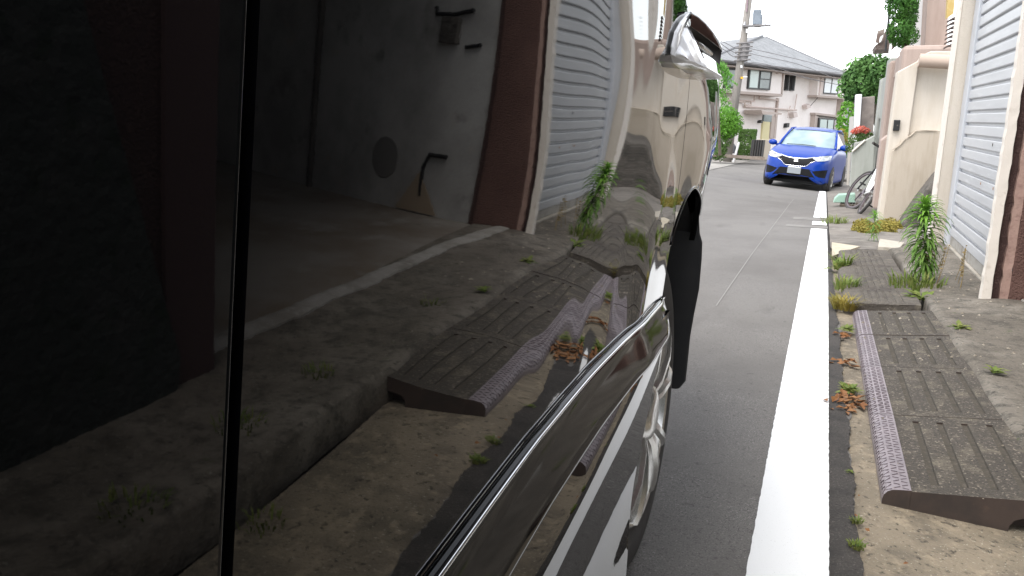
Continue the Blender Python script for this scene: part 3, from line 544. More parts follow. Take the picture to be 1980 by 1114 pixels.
q, e = panel('quarter_panel', car, flank, lambda z: seam(z) + .0018, lambda z: 2.14, .25, ztop, .006, .006, M['carblack'], True)
e.build('panel_edge', M['carblack'], q)
rl, e = panel('rear_door_sill', car, flankL, lambda z: gap(z) + E1, lambda z: 1.3, .18, zm, .0045, .0045, M['carblack'], True)
e.build('door_edge', M['carblack'], rl)
fl_, e = panel('front_door_sill', car, flankL, lambda z: -1.15, lambda z: gap(z) - E1, .18, zm, .006, .006, M['carblack'])
e.build('door_edge', M['carblack'], fl_)
# shut line: bright rolled edge on the front door, dark rubber behind
MB().tube([(float(flank(gap(z) - E1, z)) - .0012, gap(z) - E1 - .0005, z) for z in fr(.6, 1.12, 40)], .0016, 8).build('rolled_edge', M['carblack'], fd, smooth=True)
def backing(yc, w, z0, z1, off):
    rows = [[(float(flank(yc(z), z)) - off, yc(z) - w, z), (float(flank(yc(z), z)) - off, yc(z) + w, z)] for z in fr(z0, z1, 20)]
    return MB().grid(rows, flip=True)
b = backing(gap, .03, .18, 1.13, .011); b.build('door_seal', M['black'], car)
backing(seam, .03, .74, 1.13, .011).build('door_seal', M['black'], car)
# lip of the wheel opening
lp = []
for y, z in AC:
    x = float(flankL(y, z)) if z < zm else float(flank(y, z))
    lp.append((x - .001, y, z))
MB().tube([p for p in lp if .66 < p[2] and p[1] < 1.66], .0032, 8).build('arch_lip', M['carblack'], q, smooth=True)
# wheel well
rows = []
for k in range(31):
    a = math.pi * (1.10 - 1.0 * k / 30)
    rows.append([(x, YAc + .43 * math.cos(a), .33 + .425 * math.sin(a)) for x in (-.25, -.3, -.55)])
MB().grid(rows).build('wheel_well', M['flap'], car, smooth=True)
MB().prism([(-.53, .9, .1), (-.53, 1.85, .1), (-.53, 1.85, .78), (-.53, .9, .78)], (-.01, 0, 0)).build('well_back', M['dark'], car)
# mud flap behind the wheel
fp = [atY(x, y, 1.70) for x, y in ((1352, 452), (1357, 470), (1356, 500), (1351, 560), (1341, 610), (1334, 650), (1329, 700), (1325, 738), (1313, 752), (1306, 753))]
pts = [(-.46, 1.70, .62)] + [(-.24, 1.70, .66)] + [tuple(p) for p in fp] + [(-.46, 1.7, fp[-1].z)]
MB().prism(pts, (0, .012, 0)).build('mud_flap', M['flap'], car, bevel=.003)
# side moulding: black bar with a bright bead
ZB = lambda y: float(np.interp(y, [-1.2, .2, .35, .54, .7, .86, 1.03, 1.2], [.598, .600, .604, .609, .606, .600, .591, .580]))
def mstrip(prof, y0, y1, n=110, tip=True):
    rows = []
    for i in range(n):
        y = y0 + (y1 - y0) * i / (n - 1); t = max(0, (y - (y1 - .07)) / .07) if tip else 0; s = math.sqrt(max(0, 1 - t ** 2.2))
        zc = .6
        rows.append([(float(flank(y, .6)) + dx * max(s, .05), y, ZB(y) - .0038 + dz * max(s, .02)) for dx, dz in prof])
    return rows
pb = [(-.004, .0045), (.003, .004), (.0055, .001), (.0060, -.004), (.0095, -.015), (.0130, -.026), (.0163, -.037), (.0188, -.046), (.0192, -.0495), (.0175, -.0525), (.010, -.054), (-.002, -.055), (-.014, -.055)]
for nm, y0, y1 in (('side_moulding', gap(.6) + .004, 1.198), ('side_moulding', -1.15, gap(.6) - .004)):
    mo = MB().grid(mstrip(pb, y0, y1, tip=y1 > 1)).build(nm, M['mould'], car, smooth=True)
    bead = [(float(flank(y, .6)) + .0062 * (1 - .8 * sst(1.12, 1.195, y)), y, ZB(y)) for y in fr(y0, min(y1, 1.195), 100)]
    MB().tube(bead, .0016, 10).build('bright_bead', M['chrome'], mo, smooth=True)
# wheel
wc = Vector((-.262, 1.365, .315))
wh = MB().lathe(wc, (-1, 0, 0), [(.012, .212), (.004, .222), (-.001, .238), (.0, .262), (.004, .285), (.014, .303), (.03, .315), (.05, .318), (.15, .318), (.17, .31), (.19, .285), (.195, .22)], 72).build('wheel', M['rubber'], car, smooth=True)
rim = MB()
rim.lathe(wc, (-1, 0, 0), [(.012, .213), (.002, .2135), (-.001, .209), (.002, .203), (.02, .197), (.05, .19), (.15, .185)], 72)
for k in range(5):
    a0 = 2 * math.pi * k / 5 + .35
    for s in (-1, 1):
        def pt(r, w, x): 
            a = a0 + s * (.16 + .10 * (r / .2)); return wc + Vector((x, r * math.cos(a) - w * math.sin(a), r * math.sin(a) + w * math.cos(a)))
        vs = []
        for r, w0, x in ((.03, .013, -.008), (.08, .014, .006), (.14, .013, .010), (.19, .013, .004), (.207, .018, -.001)):
            vs += [pt(r, -w0, x - .03), pt(r, -w0 * .9, x), pt(r, -w0 * .4, x + .007), pt(r, w0 * .4, x + .007), pt(r, w0 * .9, x), pt(r, w0, x - .03)]
        rim.add(vs, [(i * 6 + j, i * 6 + j + 1, (i + 1) * 6 + j + 1, (i + 1) * 6 + j) for i in range(4) for j in range(5)])
rim.lathe(wc, (1, 0, 0), [(-.03, .06), (.0, .058), (.012, .045), (.016, .03), (.014, .0)], 40)
rim.build('rim', M['alloy'], wh, smooth=True, auto=40)
MB().lathe(wc, (1, 0, 0), [(-.12, .19), (-.12, .0)], 48).build('brake_disc', M['stone'], wh)
# door handle with chrome grip, its sky reflection painted in as white
hx = lambda y, z: float(flank(y, z))
IP = lambda y, k: float(np.interp(y, [a for a, b in k], [b for a, b in k]))
HP = [(1.002, .002), (1.008, .010), (1.02, .0165), (1.05, .024), (1.12, .033), (1.2, .038), (1.28, .0405), (1.31, .039), (1.325, .030), (1.333, .012)]
HB = [(1.005, .937), (1.03, .930), (1.10, .9265), (1.31, .921), (1.325, .924), (1.333, .932)]
H0_ = [(1.002, .941), (1.02, .950), (1.05, .968), (1.09, .984), (1.12, .985), (1.15, .966), (1.30, .944), (1.333, .943)]
H1_ = [(1.005, .9425), (1.05, .966), (1.10, .983), (1.13, .986), (1.30, .963), (1.333, .958)]
HT = [(1.005, .944), (1.03, .962), (1.06, .976), (1.10, .990), (1.17, 1.006), (1.25, .994), (1.30, .976), (1.325, .964), (1.333, .958)]
hy_ = fr(1.002, 1.333, 110)
def along(pts, n):      # resample an outline evenly
    P = [Vector((a, b)) for a, b in pts]; L = [0]
    for a, b in zip(P, P[1:]): L.append(L[-1] + (b - a).length)
    return [P[k].lerp(P[k + 1], (t - L[k]) / (L[k + 1] - L[k])) for t in fr(0, L[-1] * .9999, n) for k in [max(i for i in range(len(P) - 1) if L[i] <= t)]]
# lower grip leaning back, its mirrored sky painted as a white base
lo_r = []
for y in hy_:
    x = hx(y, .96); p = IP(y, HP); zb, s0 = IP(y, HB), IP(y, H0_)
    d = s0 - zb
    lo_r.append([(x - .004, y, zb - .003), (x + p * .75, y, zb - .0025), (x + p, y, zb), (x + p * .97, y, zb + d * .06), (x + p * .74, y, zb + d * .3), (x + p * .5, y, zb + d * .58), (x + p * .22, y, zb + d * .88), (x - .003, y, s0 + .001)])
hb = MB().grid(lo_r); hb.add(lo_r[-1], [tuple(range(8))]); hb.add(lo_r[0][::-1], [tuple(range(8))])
hgrip = hb.build('door_handle', M['skywhite'], rd, smooth=True, auto=60)
def onflank(px, py, off):
    r = ray(px, py); X = -.19
    for _ in range(14):
        q = r * (X / r.x); X = .5 * X + .5 * (float(flank(q.y, q.z + CAMH)) + off)
    return Vector((0, 0, CAMH)) + r * (X / r.x)
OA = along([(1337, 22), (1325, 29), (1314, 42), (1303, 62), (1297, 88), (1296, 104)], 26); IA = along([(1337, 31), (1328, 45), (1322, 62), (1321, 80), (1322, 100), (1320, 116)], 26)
MB().grid([[onflank(*a, -.003), onflank(*a, .002), onflank(*a.lerp(b, .1), .004), onflank(*a.lerp(b, .5), .0065), onflank(*b, .005), onflank(*b, -.003)] for a, b in zip(OA, IA)]).build('handle_dish', M['skywhite'], hgrip, smooth=True)  # dish in the same white, imitating sky on chrome
LOW = [(1335, 51), (1350, 61.5), (1368, 75), (1384, 88), (1396.5, 100)]; TOP = [(1337, 23), (1352, 32), (1366, 45), (1380, 62), (1390.5, 79), (1396, 91)]
rows = []
for k, (a, b) in enumerate(zip(along(LOW, 24), along(TOP, 24))):
    y = 1.10 + .2 * k / 23
    rows.append([atY(a.x - 2, a.y + 1, y + .03), atY(a.x, a.y, y), atY(*a.lerp(b, .12), y - .004), atY(*a.lerp(b, .5), y - .005), atY(*a.lerp(b, .85), y - .003), atY(b.x, b.y, y), atY(b.x - 3, b.y - 1, y + .03)])
hu = MB().grid(rows); hu.add(rows[-1], [tuple(range(7))]); hu.add(rows[0][::-1], [tuple(range(7))])
hu.build('handle_cap', M['carblack'], hgrip, smooth=True, auto=60)
SL0 = along([(1328, 86), (1340, 92), (1356, 100), (1376, 112), (1392, 126)], 14); SL1 = along([(1333, 44), (1350, 56), (1368, 70), (1384, 83), (1396, 94)], 14)
MB().grid([[atY(a.x, a.y, 1.13 + .18 * k / 13), atY(*a.lerp(b, .5), 1.17 + .16 * k / 13), atY(b.x, b.y, 1.14 + .18 * k / 13)] for k, (a, b) in enumerate(zip(SL0, SL1))]).build('handle_slot', M['black'], hgrip, smooth=True)
MB().tube([atY(1336, 78, 1.13), atY(1356, 90, 1.18), atY(1374, 104, 1.25)], .004, 8).build('slot_bar', M['alloy'], hgrip, smooth=True)
# rest of the shell: glazing, roof, tail, far side
Yr = 2.14
def ring(y):
    t = sst(1.5, 2.2, y); f = sst(-1.0, -2.2, y); xs = float(flank(y, 1.12)); xw = xs - .02
    zr = 1.62 - .10 * t - .45 * f; half = -.2 - .86
    L = [(xs, 1.128), (xw - .03, 1.22), (xw - .10, 1.22 + (zr - 1.22) * .75), (xw - .17, zr - .02), (xw - .32, zr + .03), (half, zr + .05)]
    return L + [(2 * half - x, z) for x, z in L[::-1][1:]]
ys = fr(-1.9, 2.12, 40)
MB().grid([[(x, y, z) for x, z in ring(y)][3:8] for y in ys], flip=True).build('roof', M['carblack'], car, smooth=True)
MB().grid([[(x, y, z) for x, z in ring(y)][0:4] for y in ys], flip=True).build('window', M['glass'], car, smooth=True)
MB().grid([[(x, y, z) for x, z in ring(y)][7:11] for y in ys], flip=True).build('window', M['glass'], car, smooth=True)
ring_lo = lambda y: [(2 * -1.06 - float(flank(y, z)), y, z) for z in (1.128, .95, .7, .45, .2)]
MB().grid([ring_lo(y) for y in ys], flip=True).build('far_flank', M['carblack'], car, smooth=True)
tail = [(x, 2.12, z) for x, z in ring(2.12)]; lo = [(float(flank(2.12, z)), 2.13, z) for z in (.95, .7, .45, .25)]
tl = lo[::-1] + tail + [(-2.12 - x, y, z) for x, y, z in lo]
MB().prism(tl, (0, .03, 0)).build('tailgate', M['carblack'], car, bevel=.01)
nose = [(x, -1.9, z) for x, z in ring(-1.9)]; lo = [(float(flank(-1.15, z)) - .03, -1.9, z) for z in (.95, .7, .45, .25)]
MB().prism(lo[::-1] + nose + [(-2.12 - x, y, z) for x, y, z in lo], (0, -.02, 0)).build('bulkhead', M['carblack'], car)
MB().box(-1.86, -.33, -1.9, .95, .17, .24).build('floor_pan', M['black'], car)
MB().box(-1.86, -.54, .95, 2.1, .2, .26).build('floor_pan', M['black'], car)
MB().grid([[(float(flank(y, z)), y, z) for z in (.2, .45, .7, .95, 1.128)] for y in fr(-1.9, -1.15, 12)], flip=True).build('front_wing', M['carblack'], car, smooth=True)
for (x, y, ax) in ((-1.86, 1.365, 1), (-.29, -1.55, -1), (-1.83, -1.55, 1)):
    MB().lathe((x, y, .315), (ax, 0, 0), [(-.0, 0), (0, .2), (.01, .215), (.0, .25), (.01, .3), (.05, .318), (.15, .318), (.19, .28)], 40).build('wheel', M['rubber'], car, smooth=True)

# ------------------------------------------------------------------ plants
def leaves(mb, P, size, nrm=None, ratio=.55, m=0, droop=0):
    """one bent leaf (two quads) at each point of P (n,3)"""
    n = len(P)
    d = rng.normal(size=(n, 3)) if nrm is None else nrm + .5 * rng.normal(size=(n, 3))
    d /= np.linalg.norm(d, axis=1)[:, None] + 1e-9
    r = rng.normal(size=(n, 3)); r[:, 2] -= droop; t = r - d * (r * d).sum(1)[:, None]; t /= np.linalg.norm(t, axis=1)[:, None] + 1e-9
    b = np.cross(d, t); s = size * rng.uniform(.6, 1.3, n)[:, None]; w = s * ratio / 2
    v = np.stack([P - t * s * .5, P + b * w + d * s * .08, P + t * s * .5, P - b * w + d * s * .08], 1).reshape(-1, 3)
    k = len(mb.v); mb.v += list(map(tuple, v)); mb.f += [(k + 4 * i, k + 4 * i + 1, k + 4 * i + 2, k + 4 * i + 3) for i in range(n)]; mb.m += [m] * n
    return mb
def blob(c, r, n, shell=.55):
    u = rng.normal(size=(n, 3)); u /= np.linalg.norm(u, axis=1)[:, None]
    q = rng.uniform(shell, 1, n)[:, None] ** .6
    return np.array(c) + u * q * np.array(r), u
def crown(blobs, dens, size, m, name, parent, ratio=.55, droop=.2):
    mb = MB()
    for c, r in blobs:
        n = int(dens * (r[0] * r[1] + r[1] * r[2] + r[0] * r[2]))
        P, u = blob(c, r, n); leaves(mb, P, size, u, ratio, 0, droop)
    return mb.build(name, m, parent)
def grass_tuft(name, c, r, n, h, m, label, cat='grass tuft', group=None, lean=.5):
    mb = MB(); c = Vector(c)
    for i in range(n):
        a = random.uniform(0, 6.283); q = r * math.sqrt(random.random()); p = c + Vector((q * math.cos(a), q * math.sin(a), 0))
        hh = h * random.uniform(.45, 1.1); l = hh * lean * random.uniform(.3, 1.3); b = a + random.uniform(-1, 1); w = hh * random.uniform(.025, .05) + .0012
        sx = Vector((-math.sin(b), math.cos(b), 0)) * w; d = Vector((math.cos(b), math.sin(b), 0))
        p1 = p + d * l * .35 + Vector((0, 0, hh * .6)); p2 = p + d * l + Vector((0, 0, hh * random.uniform(.75, 1)))
        mb.add([p - sx, p + sx, p1 + sx * .8, p1 - sx * .8, p2], [(0, 1, 2, 3), (3, 2, 4)])
    o = mb.build(name, m, org=c); return tag(o, label, cat, group)
def broad(name, c, n, L, m, label, cat='weed', up=.8, group=None):
    mb = MB(); c = Vector(c)
    for i in range(n):
        a = random.uniform(0, 6.283); l = L * random.uniform(.5, 1.1); e = random.uniform(.2, up)
        d = Vector((math.cos(a) * math.cos(e), math.sin(a) * math.cos(e), math.sin(e))); s = Vector((-math.sin(a), math.cos(a), 0)) * l * .16
        p0 = c + Vector((random.uniform(-1, 1), random.uniform(-1, 1), 0)) * L * .25
        p1 = p0 + d * l * .5; p2 = p0 + d * l + Vector((0, 0, -l * .25))
        mb.add([p0, p1 + s, p2, p1 - s, p1], [(0, 1, 4), (1, 2, 4), (0, 4, 3), (4, 2, 3)])
    return tag(mb.build(name, m, org=c), label, cat, group)
def weed_plant(base, H, top, nl, L, label, name='tall_weed', dead=True):
    base = Vector(base); root = thing(name, label, 'weed', base)
    top = Vector(top); st = [base.lerp(top, t) + Vector((.01 * math.sin(t * 5), 0, 0)) * H for t in fr(0, 1, 9)]
    MB().tube(st, [.006 * H * (1.2 - t * .8) for t in fr(0, 1, 9)], 6).build('stem', M['weed'], root)
    def lv(mb, t0, t1, n, L0, L1, e0, e1):
        for i in range(n):
            t = t0 + (t1 - t0) * (i + random.random()) / n; p = base.lerp(top, t); a = i * 2.4 + random.uniform(-.3, .3)
            q = (t - t0) / (t1 - t0); l = (L0 + (L1 - L0) * q) * random.uniform(.8, 1.15); e = e0 + (e1 - e0) * q + random.uniform(-.15, .15)
            h = Vector((math.cos(a), math.sin(a), 0)); s = Vector((-math.sin(a), math.cos(a), 0)) * l * random.uniform(.05, .085)
            pts = []; z = 0
            for k in range(6):
                f = k / 5; ee = e - 1.3 * f * f
                pts.append(p.copy() if k == 0 else pts[-1] + (h * math.cos(ee) + Vector((0, 0, math.sin(ee)))) * l / 5)
            ws = [.35, .85, 1, .85, .5, .05]; vs = []
            for k in range(6): vs += [pts[k] - s * ws[k], pts[k] + Vector((0, 0, -.002)), pts[k] + s * ws[k]]
            mb.add(vs, [(k * 3 + j, k * 3 + j + 1, k * 3 + j + 4, k * 3 + j + 3) for k in range(5) for j in range(2)])
        return mb
    lv(MB(), .22, .84, nl, L * .75, L, -.35, .5).build('leaf', M['weed'], root)
    lv(MB(), .82, 1.0, int(nl * .55), L * .9, L * .5, .15, 1.25).build('top_leaf', M['weedtop'], root)
    if dead:
        mb = MB()
        for i in range(26):
            t = random.uniform(.1, .6); p = base.lerp(top, t); a = random.uniform(0, 6.28)
            leaves(mb, np.array([p + Vector((math.cos(a), math.sin(a), 0)) * .025]) , .035, None, .35, 0, 1)
        mb.build('dead_leaf', M['drystem'], root)
    return root
wb = hit(1785, 556, .045); wt = atY(1790, 392, wb.y)
weed_plant(wb, (wt - wb).length, wt, 170, .15, 'tall leafy green weed growing on the concrete before the roller shutter')
# rosette and thin dry stalks at its foot
grass_tuft('low_weed', hit(1772, 560, .05), .14, 170, .10, M['grass'], 'loose green and straw weeds around the foot of the tall weed', 'weed')
broad('rosette_weed', hit(1783, 580, .05), 34, .11, M['grass'], 'low leafy rosette just in front of the tall weed')
mb = MB(); c0 = hit(1835, 560, .05)
for i in range(9):
    p = c0 + Vector((random.uniform(-.09, .07), random.uniform(-.15, .2), 0)); h = random.uniform(.12, .26); q = p + Vector((random.uniform(-.03, .05), random.uniform(-.02, .02), h))
    mb.tube([p, p.lerp(q, .5) + Vector((.006, 0, 0)), q], [.0016, .0014, .001], 5)
    leaves(mb, np.array([p.lerp(q, t) for t in fr(.5, 1, 7)]), .02, None, .5, 0, .6)
tag(mb.build('dry_stalks', M['drystem']), 'thin straw coloured dead stalks between the tall weed and the shutter', 'dead stalks')
sb = hit(1688, 470, .02); stp = atY(1692, 412, sb.y)
weed_plant(sb, (stp - sb).length, stp, 46, .10, 'smaller bright green weed growing from the yellow ground cover by the stair wall', 'small_weed', False)
def mound(name, pts, m, label, n, size, cat='ground cover'):
    mb = MB()
    for (x, y, off, r) in pts:
        c = hit(x, y, off); P, u = blob(c, (r, r, r * .75), n, .2); P[:, 2] = np.maximum(P[:, 2], c.z - .06); leaves(mb, P, size, u, .6, 0, -.6)
    o = mb.build(name, m); return tag(o, label, cat)
mound('yellow_sedum', [(1668, 436, .05, .1), (1680, 446, .05, .1), (1662, 446, .03, .08)], M['dryplant'], 'yellow mossy ground cover left of the small bright weed', 900, .028)
mound('yellow_sedum', [(1706, 440, .05, .10), (1722, 436, .05, .11), (1714, 446, .04, .1), (1730, 440, .04, .08)], M['dryplant'], 'yellow mossy ground cover against the stair wall, right of the small weed', 800, .028)
# gutter tufts
broad('gutter_weed', hit(1627, 523, .015), 36, .12, M['grass'], 'broad leafed green weed beside the white line at the middle of the old blocks', up=1.2)
grass_tuft('gutter_grass', hit(1628, 522, .01), .05, 46, .13, M['grass'], 'long thin blades rising through the broad leafed weed beside the old blocks', lean=.9)
grass_tuft('gutter_grass', hit(1633, 597, .01), .06, 220, .07, M['dryplant'], 'yellowed grass tuft in the gutter before the broken end of the nearest old block', lean=1)
grass_tuft('gutter_grass', hit(1636, 562, .02), .06, 100, .09, M['grass'], 'greyish green grass tuft against the nose of the nearest old block', lean=.6)
broad('gutter_weed', hit(1637, 640, .01), 52, .05, M['grass'], 'low green weed beside the farthest steel-nosed ramp, above the highest leaf pile', up=.9)
broad('gutter_weed', hit(1643, 757, .008), 60, .05, M['grass'], 'low green weed lying directly above the large heap of brown leaves in the gutter', up=.9)
grass_tuft('gutter_grass', hit(1657, 1058, .004), .016, 60, .015, M['grass'], 'small green tuft nearest the camera in the gutter', lean=.9)
grass_tuft('gutter_grass', hit(1655, 1010, .004), .013, 50, .014, M['grass'], 'small green tuft second from the camera in the gutter', lean=.9)
grass_tuft('gutter_grass', hit(1615, 432, .01), .14, 90, .10, M['grass'], 'thin green tuft beside the short white dash far up the line', lean=.8)
broad('gutter_weed', hit(1648, 915, .004), 6, .02, M['grass'], 'single tiny green sprig on the asphalt edge beside the nearest ramp')
broad('apron_weed', hit(1858, 637, .07), 26, .06, M['grass'], 'green weed in the crack right of the farthest steel-nosed ramp')
broad('apron_weed', hit(1925, 722, .08), 16, .05, M['grass'], 'pair of small weeds on the stained apron right of the second ramp')
for (x, y, r, n) in ((.74, 1.75, .05, 60), (.72, 1.35, .06, 60), (.7, 2.6, .05, 40), (.66, .95, .06, 60), (.5, 1.15, .05, 50), (.3, .85, .06, 70)):
    c = Vector((x, y, (apr(x, y) if x > .55 else gz(y) - .02)))
    grass_tuft('moss_tuft', c, r, n, .03, M['grass'], 'tiny moss green tuft on the driveway, seen only in the black paint', lean=.8, group='tufts mirrored in the paint')
# dead leaves
def leafpile(c, n, sx, sy, size, label, name='leaf_heap'):
    mb = MB()
    for i in range(n):
        p = Vector(c) + Vector((random.gauss(0, sx), random.gauss(0, sy), abs(random.gauss(0, .006)) + .003)); a = random.uniform(0, 6.28); s = size * random.uniform(.6, 1.3)
        t = Vector((math.cos(a), math.sin(a), random.uniform(-.35, .35))); b = Vector((-math.sin(a), math.cos(a), random.uniform(-.5, .5)))
        mb.add([p - t * s * .5, p - t * s * .1 + b * s * .3 + Vector((0, 0, s * .12)), p + t * s * .5, p - t * s * .1 - b * s * .28 + Vector((0, 0, s * .16)), p + Vector((0, 0, -.001))], [(0, 4, 1), (1, 4, 2), (0, 3, 4), (3, 2, 4)])
    return tag(mb.build(name, M['deadleaf']), label, 'fallen leaves')
leafpile(hit(1640, 778, .0), 44, .024, .06, .034, 'large heap of orange brown leaves against the second ramp')
leafpile(hit(1637, 705, .0), 15, .033, .016, .034, 'short line of brown leaves across the gutter at the third ramp')
leafpile(hit(1632, 652, .0), 12, .025, .025, .035, 'few pale brown leaves at the farthest steel-nosed ramp')
leafpile(hit(1637, 545, .0), 12, .03, .05, .05, 'reddish leaves caught against the old block under the broad weed')
for q in ((1676, 1032), (1660, 967), (1655, 1000), (1751, 1093)): 
    leafpile(hit(*q), 1, .0, .0, .014, {1676: 'single yellow leaf lying near the small tuft closest to the camera', 1660: 'single tan leaf beside the corner of the nearest ramp', 1655: 'tiny brown leaf just above the second tuft in the gutter', 1751: 'tiny orange leaf at the bottom edge of the photo'}[q[0]], 'fallen_leaf')
mb = MB()
for i in range(330):
    x, y = random.uniform(.15, .9), random.uniform(1.3, 6); z = gz(y) - .02 - .03 * 0 if x < .53 else apr(x, y)
    if .19 < x < .56 and 3.9 < y < 6.2: continue
    if x < .53: z = float(np.interp(x, [.14, .3, .45, .545], [gz(y) - .006, gz(y) - .014, gz(y) - .022, gz(y) - .028]))
    if .19 < x < .55 and 1.85 < y: z = gz(y) + .033 + max(0, x - .262) * .105
    s = random.uniform(.0012, .0045) * (1 if y < 3 else 2)
    a = random.uniform(0, 3); c, d = math.cos(a) * s, math.sin(a) * s
    mb.add([(x - c, y - d, z), (x + d, y - c, z), (x + c, y + d, z), (x - d, y + c, z), (x, y, z + s * .8)], [(0, 1, 4), (1, 2, 4), (2, 3, 4), (3, 0, 4)])
o = mb.build('grit', mat('grit', (.2, .17, .13), .9, noise=[(60, (.35, .31, .25), .5, .6)]), org=(0, 0, 0)); o['label'] = 'loose grit and crumbs scattered over the gutter and driveway'; o['category'] = 'grit'; o['kind'] = 'stuff'

# ------------------------------------------------------------------ stair wall with intercom
sw = thing('stair_wall', 'cream stair wall with a chipped dado, barrel coping and black intercom', 'wall', atY(1760, 430, 9.5))
sw['label'] = 'cream stair wall with chipped dado and rounded coping beyond the shutter pillar'
poly([(1735, 139), (1777, 117), (1784, 106), (1800, 99), (1850, 99), (1850, 470), (1690, 470), (1700, 400)], 9.5, .25).build('wall', M['cream'], sw, bevel=.01)
poly([(1737, 139), (1777, 117), (1756, 268), (1727, 290), (1712, 425), (1697, 425)], 9.44, .07).build('pier', M['cream'], sw, bevel=.008)
poly([(1726, 292), (1760, 262), (1772, 253), (1850, 252), (1850, 470), (1706, 440)], 9.38, .14).build('dado', M['creamold'], sw, bevel=.006)
mb = MB()
e = [(1728, 289), (1740, 281), (1751, 268), (1762, 262), (1772, 253), (1790, 252), (1812, 253)]
for a, b in zip(e, e[1:]):
    n = 5
    for i in range(n):
        p = atY(a[0] + (b[0] - a[0]) * i / n, a[1] + (b[1] - a[1]) * i / n, 9.37); q = atY(a[0] + (b[0] - a[0]) * (i + .9) / n, a[1] + (b[1] - a[1]) * (i + .9) / n, 9.37)
        mb.tube([p, q], random.uniform(.003, .008), 6)
mb.build('chipped_edge', M['creamold'], sw)
a, b = atY(1777, 117, 9.38), atY(1850, 121, 9.38)
MB().tube([a, b], .07, 20).build('coping', mat('coping_stucco', (.42, .33, .27), .85, bump=(150, .4, .004)), sw, smooth=True, auto=40)
ic = thing('intercom', 'small black intercom box on the cream stair wall', 'intercom', atY(1733, 255, 9.42))
a, b = atY(1726, 253, 9.43), atY(1741, 232, 9.43)
MB().box(a.x, b.x, 9.40, 9.44, a.z, b.z).build('case', M['black'], ic, bevel=.006)
MB().lathe((a.x + (b.x - a.x) * .62, 9.4, (a.z + b.z) / 2), (0, -1, 0), [(0, .008), (.003, .007), (.004, 0)], 12).build('button', M['stone'], ic)
tag(poly([(1736, 475), (1740, 440), (1775, 388), (1812, 340), (1850, 310), (1850, 475)], 8.9, .42).build('stone_ramp', M['stone'], bevel=.03), 'dark stone slope rising between the stair wall and the shutter pillar', 'stone slope')
tag(MB().tube([atY(1749, 486, 8.6), atY(1757, 468, 8.6), atY(1766, 452, 8.7)], .022, 10).build('drain_pipe', mat('blue_pipe', (.2, .27, .33), .5), smooth=True), 'short bluish plastic pipe behind the tall weed', 'pipe')
# low side strip between the stair wall and the pink portal
tag(poly([(1704, 272), (1718, 261), (1727, 262), (1710, 405), (1688, 402)], 10.3, .3).build('stair_flank', M['pink'], bevel=.01), 'low pink stuccoed flank just left of the cream stair wall', 'wall')
# ------------------------------------------------------------------ pink portal
pp = thing('pink_portal', 'pink stuccoed gateway with a square opening beyond the cream stair wall', 'gateway', (1.3, 12, -.4))
X0 = .80
MB().box(X0, 3.5, 11.0, 11.55, -.6, atY(1731, 88, 11.0).z).build('near_pier', M['pink'], pp, bevel=.05)
zt = atY(1731, 88, 11).z
MB().box(X0 + .06, 3.5, 11.55, 13.0, zt - .30, zt - .02).build('beam', M['pink'], pp, bevel=.02)
MB().box(X0 + .16, 3.5, 11.55, 13.0, zt - .62, zt - .30).build('header', M['pink'], pp, bevel=.01)
MB().box(X0, 3.5, 13.0, 13.6, -.8, zt - .05).build('far_pier', M['pink'], pp, bevel=.03)
MB().box(X0 + 1.2, X0 + 1.3, 11.55, 13.0, -.6, zt - .6).build('inner_wall', M['pinktrim'], pp)
# grey-green wall beyond
gw = thing('grey_gateway', 'grey green stuccoed gateway and parapet behind the bicycle', 'gateway', (1.2, 16, -.6))
zg = atY(1703, 112, 14.2).z
MB().box(.86, 3.5, 14.2, 14.9, -.8, zg).build('near_pier', M['greywall'], gw, bevel=.02)
zg2 = atY(1692, 143, 15).z
MB().box(.92, 3.5, 14.9, 16.6, zg2 - .75, zg2).build('beam', M['greywall'], gw, bevel=.02)
MB().box(.9, 3.5, 16.6, 17.2, -.9, zg2).build('far_pier', M['greywall'], gw, bevel=.02)
MB().box(2.2, 2.3, 14.9, 16.6, -.9, zg2).build('inner_wall', M['greywall'], gw)
poly([(1643, 362), (1648, 293), (1673, 272), (1692, 262), (1686, 372)], 14.6, .3).build('parapet', M['greywall'], gw, bevel=.01)
MB().tube([atY(1648, 293, 14.58), atY(1673, 271, 14.58)], .018, 8).build('parapet_cap', M['whitejamb'], gw)
# white gate posts, wall and planter
tag(poly([(1647, 345), (1654, 183), (1667, 182), (1661, 270), (1656, 345)], 20, .35).build('gate_post', M['palewall'], bevel=.02), 'tall pale gate post left of the grey green gateway', 'post')
tag(poly([(1660, 300), (1667, 188), (1692, 186), (1686, 300)], 20.3, .3).build('garden_wall', mat('drab_wall', (.2, .17, .15), .9, noise=[(3, (.13, .11, .1), .45, .65)]), bevel=.02), 'dull brown garden wall above the red flowers', 'wall')
tag(poly([(1637, 358), (1642, 262), (1646, 262), (1641, 358)], 17.6, .1).build('fence_post', mat('grey_post', (.4, .37, .33), .8)), 'thin grey post standing right beside the blue car', 'post')
tag(poly([(1637, 330), (1643, 226), (1651, 225), (1646, 330)], 24.8, .3).build('far_post', mat('post_grey', (.42, .4, .37), .85)), 'narrow pale pillar between the far hedge and the tall gate post', 'post')
tag(poly([(1650, 292), (1652, 276), (1677, 272), (1675, 294)], 16.3, .5).build('planter', mat('planter_grey', (.3, .3, .28), .85), bevel=.02), 'grey planter box under the red flowers', 'planter')
fb = thing('azalea_bush', 'flowering bush with red blossoms in the grey planter', 'bush', atY(1664, 275, 16.6))
crown([(atY(1658, 270, 16.6), (.17, .2, .14)), (atY(1672, 266, 16.6), (.17, .2, .14)), (atY(1645, 283, 16.5), (.1, .12, .12))], 3500, .05, M['hedge2'], 'foliage', fb)
